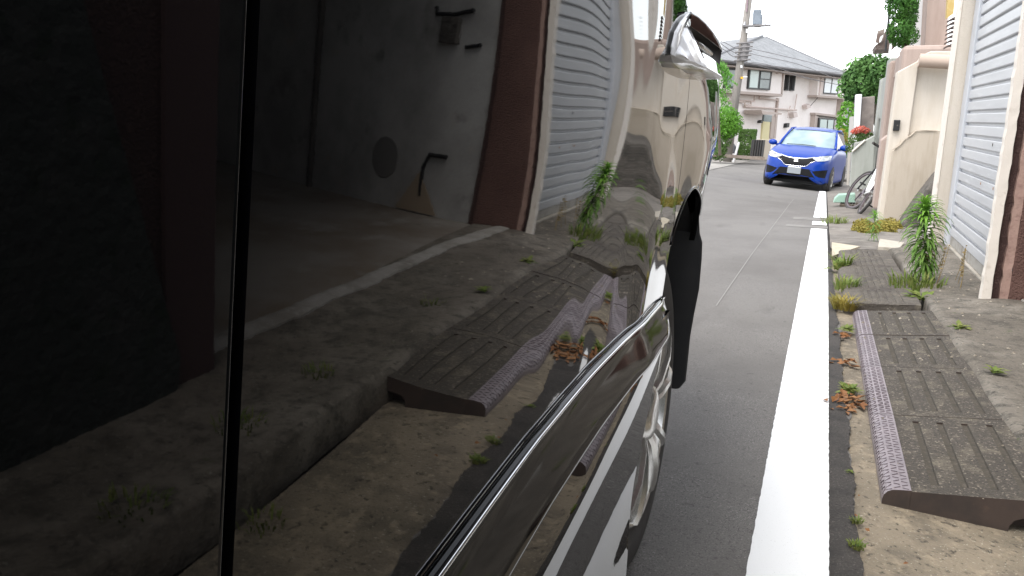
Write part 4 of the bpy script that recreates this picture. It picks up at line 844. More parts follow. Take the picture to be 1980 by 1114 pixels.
crown([(atY(1654, 254, 16.5), (.09, .12, .06)), (atY(1665, 250, 16.5), (.12, .12, .07)), (atY(1674, 253, 16.5), (.08, .12, .06))], 5200, .036, M['flower'], 'blossom', fb, .8)
# ------------------------------------------------------------------ house parts above the wall on the right
hp = thing('upper_house', 'pale house with a pink bay above the gateway, roof tiles stacked beside it', 'house', (2.2, 13.5, 1.8))
hp['label'] = 'pale grey and pink house corner rising above the pink gateway'
poly([(1765, 88), (1778, -60), (1800, -60), (1790, 88)], 13.2, 2.).build('pale_wall', M['palewall'], hp)
poly([(1788, 95), (1797, -60), (1838, -60), (1830, 100)], 12.6, 2.).build('bay_wall', M['pink'], hp)
MB().tube([atY(1752, 88, 12.5), atY(1765, 15, 12.5), atY(1771, 12, 12.6)], .022, 8).build('downpipe', M['palewall'], hp, smooth=True)
ts = thing('tile_stack', 'stack of dark brown curved roof tiles tucked behind the cream pillar', 'roof tiles', atY(1836, 97, 10.2))
for i in range(7):
    t = i / 6; a = atY(1824 + 7 * t, 95 - 52 * t, 10.2)
    rows = [[(a.x + .16 * u, 10.2 + .02 * v * 6, a.z + .03 * math.sin(u * 3.14) + .035 * u + .012) for u in fr(0, 1, 7)] for v in (0, 1, 2)]
    mb = MB().grid(rows); mb.grid([[(x, y, z - .02) for x, y, z in r] for r in rows], flip=True)
    mb.grid([rows[0], [(x, y, z - .02) for x, y, z in rows[0]]], flip=True)
    mb.build('tile', mat('tile_brown', (.07, .048, .04), .7) if i == 0 else bpy.data.materials['tile_brown'], ts)
tag(poly([(1830, 36), (1834, -40), (1850, -40), (1844, 26)], 10.4, .1).build('timber_post', mat('yellow_timber', (.42, .3, .1), .7, noise=[(8, (.5, .4, .2), .5, .65)])), 'yellowish timber post above the stacked roof tiles', 'post')
cf = thing('clipped_conifer', 'clipped dark green conifer rising over the pink gateway', 'tree', (1.75, 12.2, 1.6))
crown([(atY(1744, 5, 12.2), (.22, .25, .25)), (atY(1752, -30, 12.2), (.25, .25, .3)), (atY(1740, 58, 12.2), (.17, .2, .2)), (atY(1748, 70, 12.3), (.2, .2, .16)), (atY(1756, 30, 12.3), (.13, .2, .25))], 9000, .05, M['conifer'], 'crown', cf, .4)
MB().tube([atY(1752, 95, 12.3), atY(1750, 20, 12.3)], .04, 8).build('trunk', M['bark'], cf)
br = thing('balcony_corner', 'weathered brown balcony corner with torn sheeting left of the clipped conifer', 'balcony', atY(1710, 100, 15))
poly([(1694, 96), (1692, 88), (1704, 80), (1722, 72), (1727, 95)], 15, 1.).build('deck', mat('brown_sheet', (.13, .095, .08), .8, noise=[(6, (.26, .22, .19), .5, .65)]), br)
poly([(1704, 84), (1712, 60), (1727, 38), (1732, 90)], 15.1, .6).build('side_sheet', bpy.data.materials['brown_sheet'], br)
poly([(1693, 82), (1697, 60), (1711, 55), (1709, 66), (1702, 72), (1700, 84)], 14.9, .05).build('torn_sheet', bpy.data.materials['brown_sheet'], br)
MB().tube([atY(1712, 98, 14.9), atY(1719, 30, 14.9), atY(1724, -20, 14.9)], .018, 6).build('rail_post', M['black'], br)
MB().tube([atY(1716, 3, 14.9), atY(1724, 0, 14.9)], .02, 6).build('rail', M['black'], br)
tag(poly([(1718, 103), (1721, 82), (1726, 82), (1723, 101)], 13.5, .04).build('white_board', M['paint']), 'narrow white board standing on top of the pink gateway', 'board')
# trees right
def tree(name, label, base, blobs, dens, size, m, trunk=.1, cat='tree'):
    t = thing(name, label, cat, base)
    c = Vector(np.mean([b[0] for b in blobs], axis=0).tolist())
    crown(blobs, dens, size, m, 'crown', t)
    mb = MB(); b = Vector(base); mb.tube([b, b.lerp(c, .5) + Vector((.05, 0, 0)), c], [trunk, trunk * .8, trunk * .4], 8)
    for q, r in blobs[:5]: mb.tube([b.lerp(c, .55), b.lerp(c, .55).lerp(Vector(q), .5) + Vector((0, 0, .1)), Vector(q)], [trunk * .5, trunk * .35, trunk * .12], 6)
    mb.build('trunk', M['bark'], t); return t
tree('garden_tree', 'dark leafy tree between the pale house and the grey green gateway', (1.9, 23, -.9),
     [(atY(1682, 150, 23), (.55, .6, .55)), (atY(1668, 165, 23), (.5, .6, .45)), (atY(1655, 150, 23), (.35, .4, .35)), (atY(1690, 125, 23), (.4, .4, .3)), (atY(1650, 180, 23), (.3, .3, .25)), (atY(1700, 160, 23), (.4, .4, .5)), (atY(1664, 128, 23), (.25, .3, .2)), (atY(1676, 185, 23), (.4, .4, .3)), (atY(1643, 165, 23), (.25, .3, .2))], 900, .13, M['treeleaf'])
tree('light_tree', 'light green thin tree before the right corner of the far house', (1.2, 30, -1.1),
     [(atY(1640, 160, 30), (.35, .4, .4)), (atY(1632, 175, 30), (.25, .3, .3)), (atY(1650, 135, 30), (.35, .3, .25)), (atY(1658, 122, 30), (.3, .3, .2))], 350, .13, M['fern'], .05)
hb_ = thing('far_hedge', 'green shrubs filling the gap between the far house and the pale pillar', 'hedge', (1.0, 27, -1.1))
crown([(atY(1636, 235, 27), (.3, .5, .75)), (atY(1632, 268, 27), (.35, .5, .4)), (atY(1640, 285, 27), (.35, .5, .35)), (atY(1628, 290, 27), (.3, .4, .3))], 700, .13, M['hedge'], 'foliage', hb_)
crown([(atY(1626, 265, 26), (.2, .3, .25)), (atY(1628, 285, 26), (.22, .3, .3))], 900, .1, M['dryplant'], 'yellow_foliage', hb_)
# clutter behind the blue car
for i, (x, y, h, lab) in enumerate(((1618, 352, .16, 'flat grey stone slab under the bicycle wheel'), (1623, 400, .08, 'brown board lying by the bicycle wheel'))):
    p = hit(x, y, .02)
    tag(MB().prism([p, p + Vector((.34, .05, 0)), p + Vector((.36, .4, 0)), p + Vector((.02, .42, 0))], (0, 0, h * .5)).build('slab' if i == 0 else 'board', M['stone'] if i == 0 else M['bark'], bevel=.01), lab, 'slab' if i == 0 else 'board')
p = hit(1611, 395, .05); q = hit(1648, 372, .12)
tag(MB().prism([atY(1611, 392, p.y), atY(1614, 384, p.y), atY(1622, 377, p.y), atY(1654, 375, p.y), atY(1654, 392, p.y)], (0, .25, 0)).build('green_box', mat('green_plastic', (.26, .40, .32), .5), bevel=.01), 'low box with a green lid behind the bicycle wheel', 'box')

# ------------------------------------------------------------------ bicycle leaning on the wall
bk = thing('bicycle', 'white framed bicycle leaning against the pink wall', 'bicycle', (.46, 11.6, -.37))
A = hit(1660, 416, .02); B = hit(1637, 407, .02)
A = Vector((.505, 11.1, gz(11.1) + .015)); B = Vector((.415, 12.25, gz(12.25) + .015))
du = (B - A).normalized(); lean = R(27); up = Vector((math.sin(lean), -.02, math.cos(lean))); up = (up - du * up.dot(du)).normalized(); sd_ = du.cross(up)
bp_ = lambda s, h, o=0: A + du * s + up * h + sd_ * o
L_ = (B - A).length; RW = .315
def wheel_b(c, ax, name='wheel'):
    w = MB(); w.lathe(c, ax, [(.02 * math.sin(2 * math.pi * k / 8), RW + .02 * math.cos(2 * math.pi * k / 8) - .02) for k in range(8)], 40, closed=True)
    o = w.build(name, M['rubber'], bk, smooth=True)
    r = MB(); r.lathe(c, ax, [(-.011, RW - .055), (-.011, RW - .038), (.011, RW - .038), (.011, RW - .055)], 40, closed=True); r.build('rim', M['nosedark'], o)
    s = MB(); a = Vector(ax).orthogonal().normalized(); b = Vector(ax).cross(a)
    for k in range(18):
        an = k * 2 * math.pi / 18; s.tube([Vector(c), Vector(c) + (a * math.cos(an) + b * math.sin(an)) * (RW - .05)], .0016, 4)
    s.tube([Vector(c) - Vector(ax) * .04, Vector(c) + Vector(ax) * .04], .022, 10); s.build('spokes', M['alloy'], o)
wheel_b(bp_(0, RW), sd_); 
st_ = (sd_ * math.cos(.35) + du * math.sin(.35)).normalized(); wheel_b(bp_(L_, RW), st_)
wfr = mat('bike_white', (.78, .78, .76), .35)
bb = bp_(.42, .27); hd0 = bp_(.86, .66); hd1 = bp_(.84, .78); sc0 = bp_(.26, .72)
f = MB(); f.tube([bb, hd0], [.033, .03], 10); f.tube([bp_(.31, .58), hd1], [.02, .022], 10); f.tube([bb, sc0], .019, 10); f.tube([hd0 - (hd1 - hd0) * .2, hd1 + (hd1 - hd0) * .2], .025, 10)
for o in (-.05, .05): f.tube([bb + sd_ * o * .6, bp_(0, RW, o)], .01, 8); f.tube([bp_(.31, .58), bp_(0, RW, o)], .008, 8)
f.build('frame', wfr, bk, smooth=True)
f = MB()
for o in (-.05, .05): f.tube([hd0 + sd_ * o * .7, bp_(L_, RW, o)], .012, 8)
f.build('fork', M['black'], bk, smooth=True)
h = MB(); ht = bp_(.81, .93); h.tube([hd1, ht], .014, 8); h.tube([ht - sd_ * .27 - du * .08, ht - sd_ * .1, ht + sd_ * .1, ht + sd_ * .24 - du * .08], .013, 8)
h.build('handlebar', M['black'], bk, smooth=True)
for s in (-1, 1): MB().tube([ht + sd_ * s * .15 - du * .0, ht + sd_ * s * .27 - du * .085], .018, 8).build('grip', M['rubber'], bk)
c = MB(); c.lathe(bb, sd_, [(-.06, .0), (-.06, .075), (-.052, .08), (-.05, 0)], 24); c.tube([bb - sd_ * .07, bb - sd_ * .07 + du * .12 - up * .12], .011, 6); c.tube([bb + sd_ * .07, bb + sd_ * .07 - du * .12 + up * .12], .011, 6)
c.build('crank', M['nosedark'], bk)
for s in (-1, 1): MB().prism([bb + sd_ * s * .09 - s * -1 * (du * -.1 + up * .1) * -1 + du * -.04, bb + sd_ * s * .09 - s * -1 * (du * -.1 + up * .1) * -1 + du * .04, bb + sd_ * s * .17 - s * -1 * (du * -.1 + up * .1) * -1 + du * .04, bb + sd_ * s * .17 - s * -1 * (du * -.1 + up * .1) * -1 + du * -.04], up * .02).build('pedal', M['black'], bk)
MB().prism([bp_(.1, .74, -.07), bp_(.1, .74, .07), bp_(.2, .75, .05), bp_(.36, .75, .015), bp_(.36, .75, -.015), bp_(.2, .75, -.05)], up * .04).build('saddle', M['black'], bk, bevel=.012)

# ------------------------------------------------------------------ blue hatchback
from mathutils.bvhtree import BVHTree
bc = thing('blue_hatchback', 'bright blue hatchback parked facing the camera at the top of the white line', 'car', (-.40, 22.59, 0))
TH = R(7.5)
def bsec(y):     # half width, bottom, shoulder height, top height of the lower body
    w = float(np.interp(y, [-2.0, -1.985, -1.94, -1.86, -1.72, -1.45, -1.1, -.4, 1.2, 1.7, 1.9, 1.97], [.42, .52, .62, .70, .775, .825, .845, .8475, .84, .80, .72, .6]))
    zt = float(np.interp(y, [-2.0, -1.985, -1.94, -1.86, -1.72, -1.45, -1.1, -.75, 1.5, 1.97], [.60, .66, .72, .775, .83, .905, .98, 1.035, 1.02, .95]))
    zb = float(np.interp(y, [-2.0, -1.985, -1.94, -1.86, -1.5, 1.6, 1.97], [.30, .25, .20, .17, .15, .15, .3]))
    return w, zb, zt
def brow(y):
    w, zb, zt = bsec(y); sh = zt - .075 - .03 * sst(-1.4, -.4, y)
    half = [(0, zt), (.25 * w, zt - .003), (.5 * w, zt - .008), (.68 * w, zt - .014), (.80 * w, zt - .022 + .012), (.9 * w, zt - .045), (.965 * w, sh), (.99 * w, sh - .09), (1.0 * w, (sh + zb) / 2 + .05), (.985 * w, zb + .2), (1.0 * w, zb + .1), (.97 * w, zb + .02), (.85 * w, zb)]
    return [(-x, y, z) for x, z in half[::-1]] + [(x, y, z) for x, z in half[1:]]
ysb = [-2.0, -1.985, -1.965, -1.94, -1.9, -1.86, -1.8, -1.72, -1.6, -1.45, -1.3, -1.1, -.9, -.75, -.4, 0, .5, 1.0, 1.4, 1.7, 1.85, 1.93, 1.97]
mb = MB(); rows = [brow(y) for y in ysb]; mb.grid(rows, flip=True); n = len(rows[0])
mb.add(rows[0], [tuple(range(n))]); mb.add(rows[-1][::-1], [tuple(range(n))])
# wheel openings: pull the flank in behind the wheels by simple dark arches instead
LOC = Matrix.Translation((0, 0, 0))
body = mb.build('body', M['carblue'], bc, smooth=True, auto=48); ORG[body.as_pointer()] = (0, 0, 0)
body.data.transform(Matrix.Translation(Vector(ORG[bc.as_pointer()])))
ORG[bc.as_pointer()] = (0, 0, 0)
sub = body.modifiers.new('sub', 'SUBSURF'); sub.levels = sub.render_levels = 2
bpy.context.view_layer.update(); dg_ = bpy.context.evaluated_depsgraph_get(); me_ = body.evaluated_get(dg_).to_mesh()
bvh = BVHTree.FromPolygons([v.co.copy() for v in me_.vertices], [tuple(p.vertices) for p in me_.polygons]); body.evaluated_get(dg_).to_mesh_clear()
def fy(x, z):
    h = bvh.ray_cast(Vector((x, -4, z)), Vector((0, 1, 0)))
    return h[0].y if h[0] is not None else -1.6
def decal(name, pts, m, off=.012, parent=None, depth=.02, nsub=6, bow=0.0):
    """a lamp, grille or pocket whose outline is given in front view, following the bumper"""
    c = np.mean(np.array(pts), axis=0); ring0 = []
    for (a, b) in zip(pts, pts[1:] + pts[:1]):
        for k in range(nsub): ring0.append((a[0] + (b[0] - a[0]) * k / nsub, a[1] + (b[1] - a[1]) * k / nsub))
    L = []; 
    for s in (1.0, .98, .7, .35):
        L.append([(c[0] + (x - c[0]) * s, fy(c[0] + (x - c[0]) * s, c[1] + (z - c[1]) * s) - off * (1 if s < 1 else 0) - bow * (1 - s * s), c[1] + (z - c[1]) * s) for x, z in ring0])
    mb = MB(); n = len(ring0)
    base = [(x, y + depth, z) for x, y, z in L[0]]; rings = [base] + L
    for a, b in zip(rings, rings[1:]): mb.add(a + b, [(i, (i + 1) % n, (i + 1) % n + n, i + n) for i in range(n)])
    cc = (c[0], fy(c[0], c[1]) - off - bow, c[1]); k = len(mb.v); mb.v.append(cc); last = k - n
    for i in range(n): mb.f.append((last + i, last + (i + 1) % n, k)); mb.m.append(0)
    return mb.build(name, m, parent or bc, smooth=True, auto=40)
mir = lambda p: [(-x, z) for x, z in p[::-1]]
hl = [(-.775, .85), (-.70, .845), (-.52, .80), (-.36, .765), (-.40, .735), (-.50, .69), (-.66, .705), (-.775, .745)]
hlm = mat('lamp_glass', (.5, .52, .53), .08, .35, noise=[(5, (.22, .23, .24), .48, .62, 2)], coat=1)
gr = [(-.40, .752), (-.2, .715), (0, .705), (.2, .715), (.40, .752), (.47, .70), (.36, .645), (.27, .57), (.2, .553), (-.2, .553), (-.27, .57), (-.36, .645), (-.47, .70)]
gl = decal('grille', gr, M['flatblack'], .008)
for p in (hl, mir(hl)):
    h = decal('headlight', p, hlm, .014, bow=.015)
    s = -1 if p[0][0] < 0 else 1
    MB().lathe((s * .56, fy(s * .56, .755) - .03, .757), (0, -1, 0), [(0, .05), (.006, .048), (.008, .036), (-.005, 0)], 20).build('projector', M['chrome'], h)
wing = [(x, z) for x, z in ((-.42, .775), (-.3, .745), (-.16, .722), (0, .716), (.16, .722), (.3, .745), (.42, .775))]
MB().tube([(x, fy(x, z) - .016, z) for x, z in cr(wing, 6).tolist()], .016, 8).build('chrome_wing', M['chrome'], gl, smooth=True)
low = [(-.47, .69), (-.36, .638), (-.27, .562), (-.2, .546), (.2, .546), (.27, .562), (.36, .638), (.47, .69)]
MB().tube([(x, fy(x, z) - .008, z) for x, z in cr(low, 4).tolist()], .006, 6).build('grille_trim', M['chrome'], gl, smooth=True)
# emblem: letter H in a rounded frame
em = MB(); ey = fy(0, .69) - .03
fr_ = [(-.048, .735), (.048, .735), (.056, .725), (.046, .655), (.036, .645), (-.036, .645), (-.046, .655), (-.056, .725)]
em.tube([(x, ey, z) for x, z in fr_ + fr_[:1]], .006, 6)
for s in (-1, 1): em.prism([(s * .036, ey - .004, .727), (s * .018, ey - .004, .727), (s * .014, ey - .004, .655), (s * .028, ey - .004, .655)], (0, .012, 0))
em.box(-.02, .02, ey - .004, ey + .008, .682, .698); em.build('emblem', M['chrome'], gl)
fog = [(-.765, .51), (-.60, .485), (-.43, .45), (-.52, .36), (-.60, .325), (-.74, .315)]
for p in (fog, mir(fog)): decal('fog_pocket', p, M['flatblack'], .007)
li = [(-.36, .49), (.36, .49), (.42, .42), (.54, .285), (.40, .25), (-.40, .25), (-.54, .285), (-.42, .42)]
lo_ = decal('lower_intake', li, M['flatblack'], .008)
decal('front_lip', [(-.66, .245), (.66, .245), (.70, .20), (.5, .168), (-.5, .168), (-.70, .20)], M['flatblack'], .008)
for i, z in enumerate((.31, .345)): MB().tube([(x, fy(x, z) - .012, z) for x in fr(-.42, .42, 9)], .006, 6).build('intake_bar', M['flatblack'], lo_)
pl = MB().box(-.165, .165, fy(0, .44) - .035, fy(0, .44) - .012, .36, .525).build('number_plate', mat('plate', (.22, .235, .25), .5), bc, bevel=.004)
MB().box(-.15, .15, fy(0, .44) - .037, fy(0, .44) - .0345, .505, .521).build('plate_rim', M['paint'], pl)
# cabin
def cab(t):   # t from cowl to tail: (y, z top, half width at belt, half width at roof)
    return t
glassm = mat('windscreen', (.20, .27, .285), .06, ior=1.6, noise=[(1.2, (.30, .37, .385), .42, .62, 2)])
A0, A1 = (-.78, 1.03, .70), (.08, 1.44, .56)       # windscreen foot and head: y, z, half width
mb = MB(); rows = []
for i in range(9):
    t = i / 8; y = A0[0] + (A1[0] - A0[0]) * t; z = A0[1] + (A1[1] - A0[1]) * t + .03 * math.sin(t * math.pi); w = A0[2] + (A1[2] - A0[2]) * t
    rows.append([(w * u, y + .20 * (abs(u) ** 2.2) * (1 - .5 * t), z - .02 * abs(u) ** 2) for u in fr(-1, 1, 13)])
mb.grid(rows); mb.build('windscreen', glassm, bc, smooth=True)
rf = MB(); rws = []
for y in fr(.02, 1.75, 14):
    z = float(np.interp(y, [.02, .3, .8, 1.4, 1.75], [1.435, 1.49, 1.525, 1.49, 1.42])); w = float(np.interp(y, [0, .5, 1.75], [.575, .60, .56]))
    rws.append([(w * u, y + .10 * abs(u) ** 2 * (1 - sst(0, .6, y)), z - .045 * abs(u) ** 3) for u in fr(-1, 1, 11)])
rf.grid(rws).build('roof', M['carblue'], bc, smooth=True)
for s in (-1, 1):
    MB().tube([(s * .735, -.68, .99), (s * .70, -.45, 1.12), (s * .645, -.12, 1.30), (s * .595, .12, 1.44)], [.035, .035, .032, .03], 8).build('pillar', M['carblue'], bc, smooth=True)
    MB().grid([[(s * .745, y, 1.0), (s * .70, y + .02, 1.15), (s * .60, min(y + .3, 1.6) if y < 0 else y, 1.41 if y > -.3 else 1.2)] for y in fr(-.5, 1.6, 10)]).build('side_window', M['glass'], bc)
    MB().tube([(s * .60, .1, 1.435), (s * .615, .8, 1.475), (s * .58, 1.7, 1.39)], .03, 8).build('roof_rail', M['carblue'], bc, smooth=True)
    mm = MB(); 
    mm.lathe((s * .93, -.52, 1.05), (0, 1, 0), [(-.07, .0), (-.065, .04), (-.04, .075), (0, .085), (.05, .08), (.06, .0)], 16)
    for i, v in enumerate(mm.v): mm.v[i] = (s * .93 + (v[0] - s * .93) * 1.35, v[1], 1.05 + (v[2] - 1.05) * .85)
    mm.tube([(s * .78, -.5, .99), (s * .86, -.5, 1.02)], .03, 8); mm.build('side_mirror', M['carblue'], bc, smooth=True)
    wv = MB().lathe((s * .845, -1.24, .30), (-s, 0, 0), [(.0, .0), (.0, .19), (-.01, .2), (-.004, .25), (.01, .29), (.04, .3), (.17, .3), (.2, .27), (.2, 0)], 36).build('wheel', M['rubber'], bc, smooth=True)
    MB().lathe((s * .852, -1.24, .30), (-s, 0, 0), [(0, .19), (.004, .18), (.01, .1), (.0, .03), (-.004, 0)], 24).build('rim', M['alloy'], wv, smooth=True)
    MB().lathe((s * .845, 1.28, .30), (-s, 0, 0), [(.0, .0), (.0, .19), (-.01, .2), (-.004, .25), (.01, .29), (.04, .3), (.17, .3), (.2, .27), (.2, 0)], 36).build('wheel', M['rubber'], bc, smooth=True)
MB().tube([(-.5, -.83, 1.035), (-.1, -.80, 1.05), (.25, -.83, 1.04)], .008, 6).build('wiper', M['black'], bc)
MB().box(-.78, .78, -1.7, 1.8, .13, .2).build('underside', M['dark'], bc)
mb = MB(); mb.box(-.05, .05, -.02, .03, 1.36, 1.40); mb.build('inner_mirror', M['black'], bc)
px_, py_ = -.40, 22.59
bc.scale = (.97, 1, 1.05); bc.location = (px_, py_, G(px_, py_) + .005)
e = .8; sx = (G(px_ + e, py_) - G(px_ - e, py_)) / (2 * e); sy = (G(px_, py_ + 1.3) - G(px_, py_ - 1.3)) / 2.6
nz = Vector((-sx, -sy, 1)).normalized(); fx_ = Vector((math.cos(TH), -math.sin(TH), 0)); fx_ = (fx_ - nz * fx_.dot(nz)).normalized(); fyv = nz.cross(fx_)
bc.rotation_euler = Matrix((fx_, fyv, nz)).transposed().to_euler()

# ------------------------------------------------------------------ far house
hu_ = ray(2419, 219); hu_.z = 0; hu_.normalize(); hn = Vector((-hu_.y, hu_.x, 0))      # facade direction, inward normal
H0 = atY(1500, 240, 46)
def PL(x, y, off=0.0):
    r = ray(x, y); o = Vector((0, 0, CAMH)); p0 = H0 + hn * off
    return o + r * ((p0 - o).dot(hn) / r.dot(hn))
def fp(px, off, th): return MB().prism([PL(x, y, off) for x, y in px], hn * th)
hm = thing('far_house', 'two storey pale pink stucco house with a grey hipped roof closing the street', 'house', PL(1515, 305))
hw = mat('house_stucco', (.80, .74, .705), .9, noise=[(.8, (.74, .675, .635), .45, .65), (8, (.82, .765, .73), .5, .7)])
ht_ = mat('house_trim', (.42, .35, .31), .85)
tr2 = mat('trim_light', (.62, .53, .49), .85)
fr_m = mat('bronze_frame', (.03, .03, .03), .5)
gl_m = mat('pane_grey', (.12, .15, .155), .12, noise=[(.7, (.2, .24, .24), .45, .65)])
gl_w = mat('pane_curtain', (.45, .53, .50), .2)
gl_w2 = mat('pane_white', (.66, .69, .72), .2)
fp([(1385, 115), (1640, 135), (1628, 330), (1372, 330)], .6, 7.).build('wall', hw, hm)
fp([(1380, 122), (1520, 130), (1513, 182), (1373, 172)], 0.05, .6).build('upper_bay', hw, hm)
fp([(1373, 172), (1513, 182), (1512.5, 187), (1372, 177)], -.1, .8).build('bay_trim', ht_, hm)
fp([(1512, 184), (1516, 130), (1517.5, 130), (1513.5, 184)], -.02, .2).build('drainpipe', ht_, hm)
fp([(1583, 133), (1637, 137), (1633, 190), (1580, 186)], .1, .6).build('window_bay', hw, hm)
fp([(1580, 184), (1633, 188), (1632.5, 192), (1580, 188)], 0, .7).build('bay_trim', ht_, hm)
fp([(1577, 218), (1630, 224), (1629.5, 228.5), (1577, 222)], 0.25, .5).build('bay_trim', ht_, hm)
fp([(1577, 221), (1583, 228), (1580, 262), (1573, 260)], .3, .4).build('bay_side', ht_, hm)
fp([(1631.5, 186), (1636, 186), (1629, 262), (1624, 262)], .2, .5).build('corner_trim', ht_, hm)
def window(px, off, panes, name='window'):
    w = fp(px, off, .15).build(name, fr_m, hm)
    (x0, y0), (x1, y1), (x2, y2), (x3, y3) = px
    L = lambda u, v: (x0 + (x1 - x0) * u + (x3 - x0) * v + (x0 - x1 + x2 - x3) * u * v, y0 + (y1 - y0) * u + (y3 - y0) * v + (y0 - y1 + y2 - y3) * u * v)
    for (u0, u1, v0, v1, m) in panes: fp([L(u0, v0), L(u1, v0), L(u1, v1), L(u0, v1)], off - .03, .06).build('pane', m, w)
    return w
window([(1450, 130), (1494, 134), (1489, 174.5), (1446.5, 172)], -.05, [(.06, .42, .06, .93, gl_w), (.52, .92, .07, .48, gl_m), (.52, .92, .53, .93, gl_m)])
window([(1405, 132), (1429, 132), (1424, 171), (1401, 170)], -.05, [(.2, .8, .1, .9, gl_m)])
fp([(1429, 132), (1434, 132), (1429, 170), (1424, 170)], -.06, .1).build('shutter_box', gl_w2, hm)
window([(1521, 136), (1528, 136.5), (1525, 175.5), (1518.5, 175)], .5, [(.2, .8, .05, .95, M['dark'])])
window([(1531.5, 136.5), (1540.5, 137.5), (1536, 176), (1528.5, 175.5)], .5, [(.2, .8, .05, .95, M['dark'])])
window([(1596, 142), (1625, 145), (1620.5, 183), (1591.5, 181)], .0, [(.06, .46, .05, .94, gl_w2), (.54, .92, .05, .94, gl_w2)])
window([(1584.5, 228), (1629, 231), (1625, 275), (1581, 272)], .2, [(.06, .34, .06, .94, gl_w), (.40, .62, .06, .94, gl_w), (.68, .96, .06, .94, mat('rain_shutter', (.4, .36, .35), .7))])
fp([(1590, 138), (1596, 142), (1591, 181), (1585, 184)], .02, .1).build('window_side', tr2, hm)
# door, canopy and small fittings
dr = fp([(1476, 235), (1489, 236), (1486, 275), (1472.5, 274)], .5, .12).build('door', mat('cream_door', (.60, .53, .30), .6), hm)
fp([(1478, 222), (1493, 223), (1491.5, 236), (1476.5, 235)], .5, .12).build('fanlight', gl_m, hm)
fp([(1472, 213), (1478, 215), (1500, 217), (1512, 219), (1511, 222), (1475, 221)], -.5, 1.0).build('canopy', ht_, hm)
fp([(1493, 223), (1500, 223), (1496, 268), (1489, 268)], .52, .1).build('door_side', ht_, hm)
fp([(1504, 190), (1507, 190), (1500, 268), (1496, 268)], .5, .1).build('drainpipe', ht_, hm)
fp([(1540, 256), (1566, 258), (1566, 262), (1541, 260)], .2, .4).build('low_canopy', ht_, hm)
fp([(1534, 219), (1541, 217), (1543, 226), (1536, 228)], .3, .3).build('vent_hood', tr2, hm)
fp([(1506, 0 + 137), (1511, 137), (1510.5, 143), (1506, 143)], -.12, .2).build('vent_cap', tr2, hm)
fp([(1560, 204), (1566, 201), (1568, 208), (1561, 211)], .3, .3).build('bracket_lamp', tr2, hm)
fp([(1522, 239), (1527, 238), (1526, 246), (1521, 247)], .4, .2).build('wall_lamp', M['black'], hm)
fp([(1471, 234), (1475, 232), (1475, 238), (1471, 238)], .4, .2).build('door_lamp', M['black'], hm)
pipem = mat('service_pipe', (.58, .48, .43), .7)
def pipe(pts, r=.035): return MB().tube([PL(x, y, .45) for x, y in pts], r, 6).build('service_pipe', pipem, hm)
pipe([(1418, 193), (1458, 196), (1459, 184), (1469, 184), (1468, 190), (1505, 194), (1501, 226)])
pipe([(1405, 194), (1440, 198), (1441, 206), (1496, 210), (1535, 213), (1540, 213)], .05); pipe([(1440, 203), (1452, 203), (1452, 196)])
pipe([(1528, 205), (1526, 212)]); pipe([(1541, 182), (1536, 213)]); pipe([(1525, 213), (1523, 228)], .025)
MB().tube([PL(1582, 188, .2), PL(1567, 205, .3)], .02, 5).build('lamp_cable', M['stone'], hm)
# roof
eL, eR = PL(1372, 121, -.55), PL(1645, 139, -.55)
zE = (eL.z + eR.z) / 2; eL = PL(1372, 118, -.6); eR = PL(1646, 139, -.6)
dep = hn * 9.0
eR.z = eL.z = zE
ap = PL(1474, 69, 4.0); ap2 = PL(1480, 69, 4.2); ap2.z = ap.z
rm = mat('slate_roof', (.21, .215, .22), .8, noise=[(2, (.15, .155, .16), .42, .62), (9, (.28, .285, .29), .52, .7, 5, (1, 1, 3))], bump=(14, .6, .03))
n = Vector((0, 0, -.18))
V_ = [eL, eR, eR + dep, eL + dep, ap, ap2]
rb = MB().add(V_, [(0, 1, 5, 4), (1, 2, 5), (2, 3, 4, 5), (3, 0, 4), (3, 2, 1, 0)])
roof = rb.build('roof', rm, hm)
mb = MB(); mb.tube([eL + n * .5, eR + n * .5], .09, 8); mb.tube([eR + n * .5, eR + dep + n * .5], .09, 8); mb.build('eaves_gutter', mat('eaves', (.07, .065, .065), .7), roof)
mb = MB(); mb.tube([ap2, eR], .06, 6); mb.tube([ap, eL], .06, 6); mb.build('hip_tiles', mat('hip', (.2, .2, .21), .8), roof)
MB().prism([eL + n * 1.1 + hn * .1, eR + n * 1.1 + hn * .1, eR + n * 1.1 + dep, eL + n * 1.1 + dep], (0, 0, -.06)).build('soffit', ht_, hm)
# forecourt wall and gate
gt = thing('brown_gate', 'low dark brown gate between the small hedge and the cream gatepost', 'gate', PL(1468, 304, -3))
fp([(1456, 270), (1480, 271), (1476, 303), (1452, 302)], -3, .06).build('leaf', mat('gate_brown', (.05, .042, .038), .6), gt)
for k in range(5): fp([(1457 + k * 4.6, 271), (1457.6 + k * 4.6, 271), (1453.6 + k * 4.6, 302), (1453 + k * 4.6, 302)], -3.04, .05).build('rail', M['black'], gt)
tag(fp([(1480, 270), (1492, 271), (1488, 310), (1475, 309)], -3, .4).build('cream_gatepost', mat('post_tan', (.42, .36, .29), .85), bevel=.03), 'cream block gatepost right of the brown gate', 'post')
tag(fp([(1385, 297), (1480, 304), (1478, 310), (1384, 303)], -3.5, .5).build('brick_edging', mat('brick_edge', (.33, .26, .21), .85, noise=[(5, (.25, .19, .15), .45, .6)])), 'low tan brick edging along the foot of the far forecourt', 'edging')
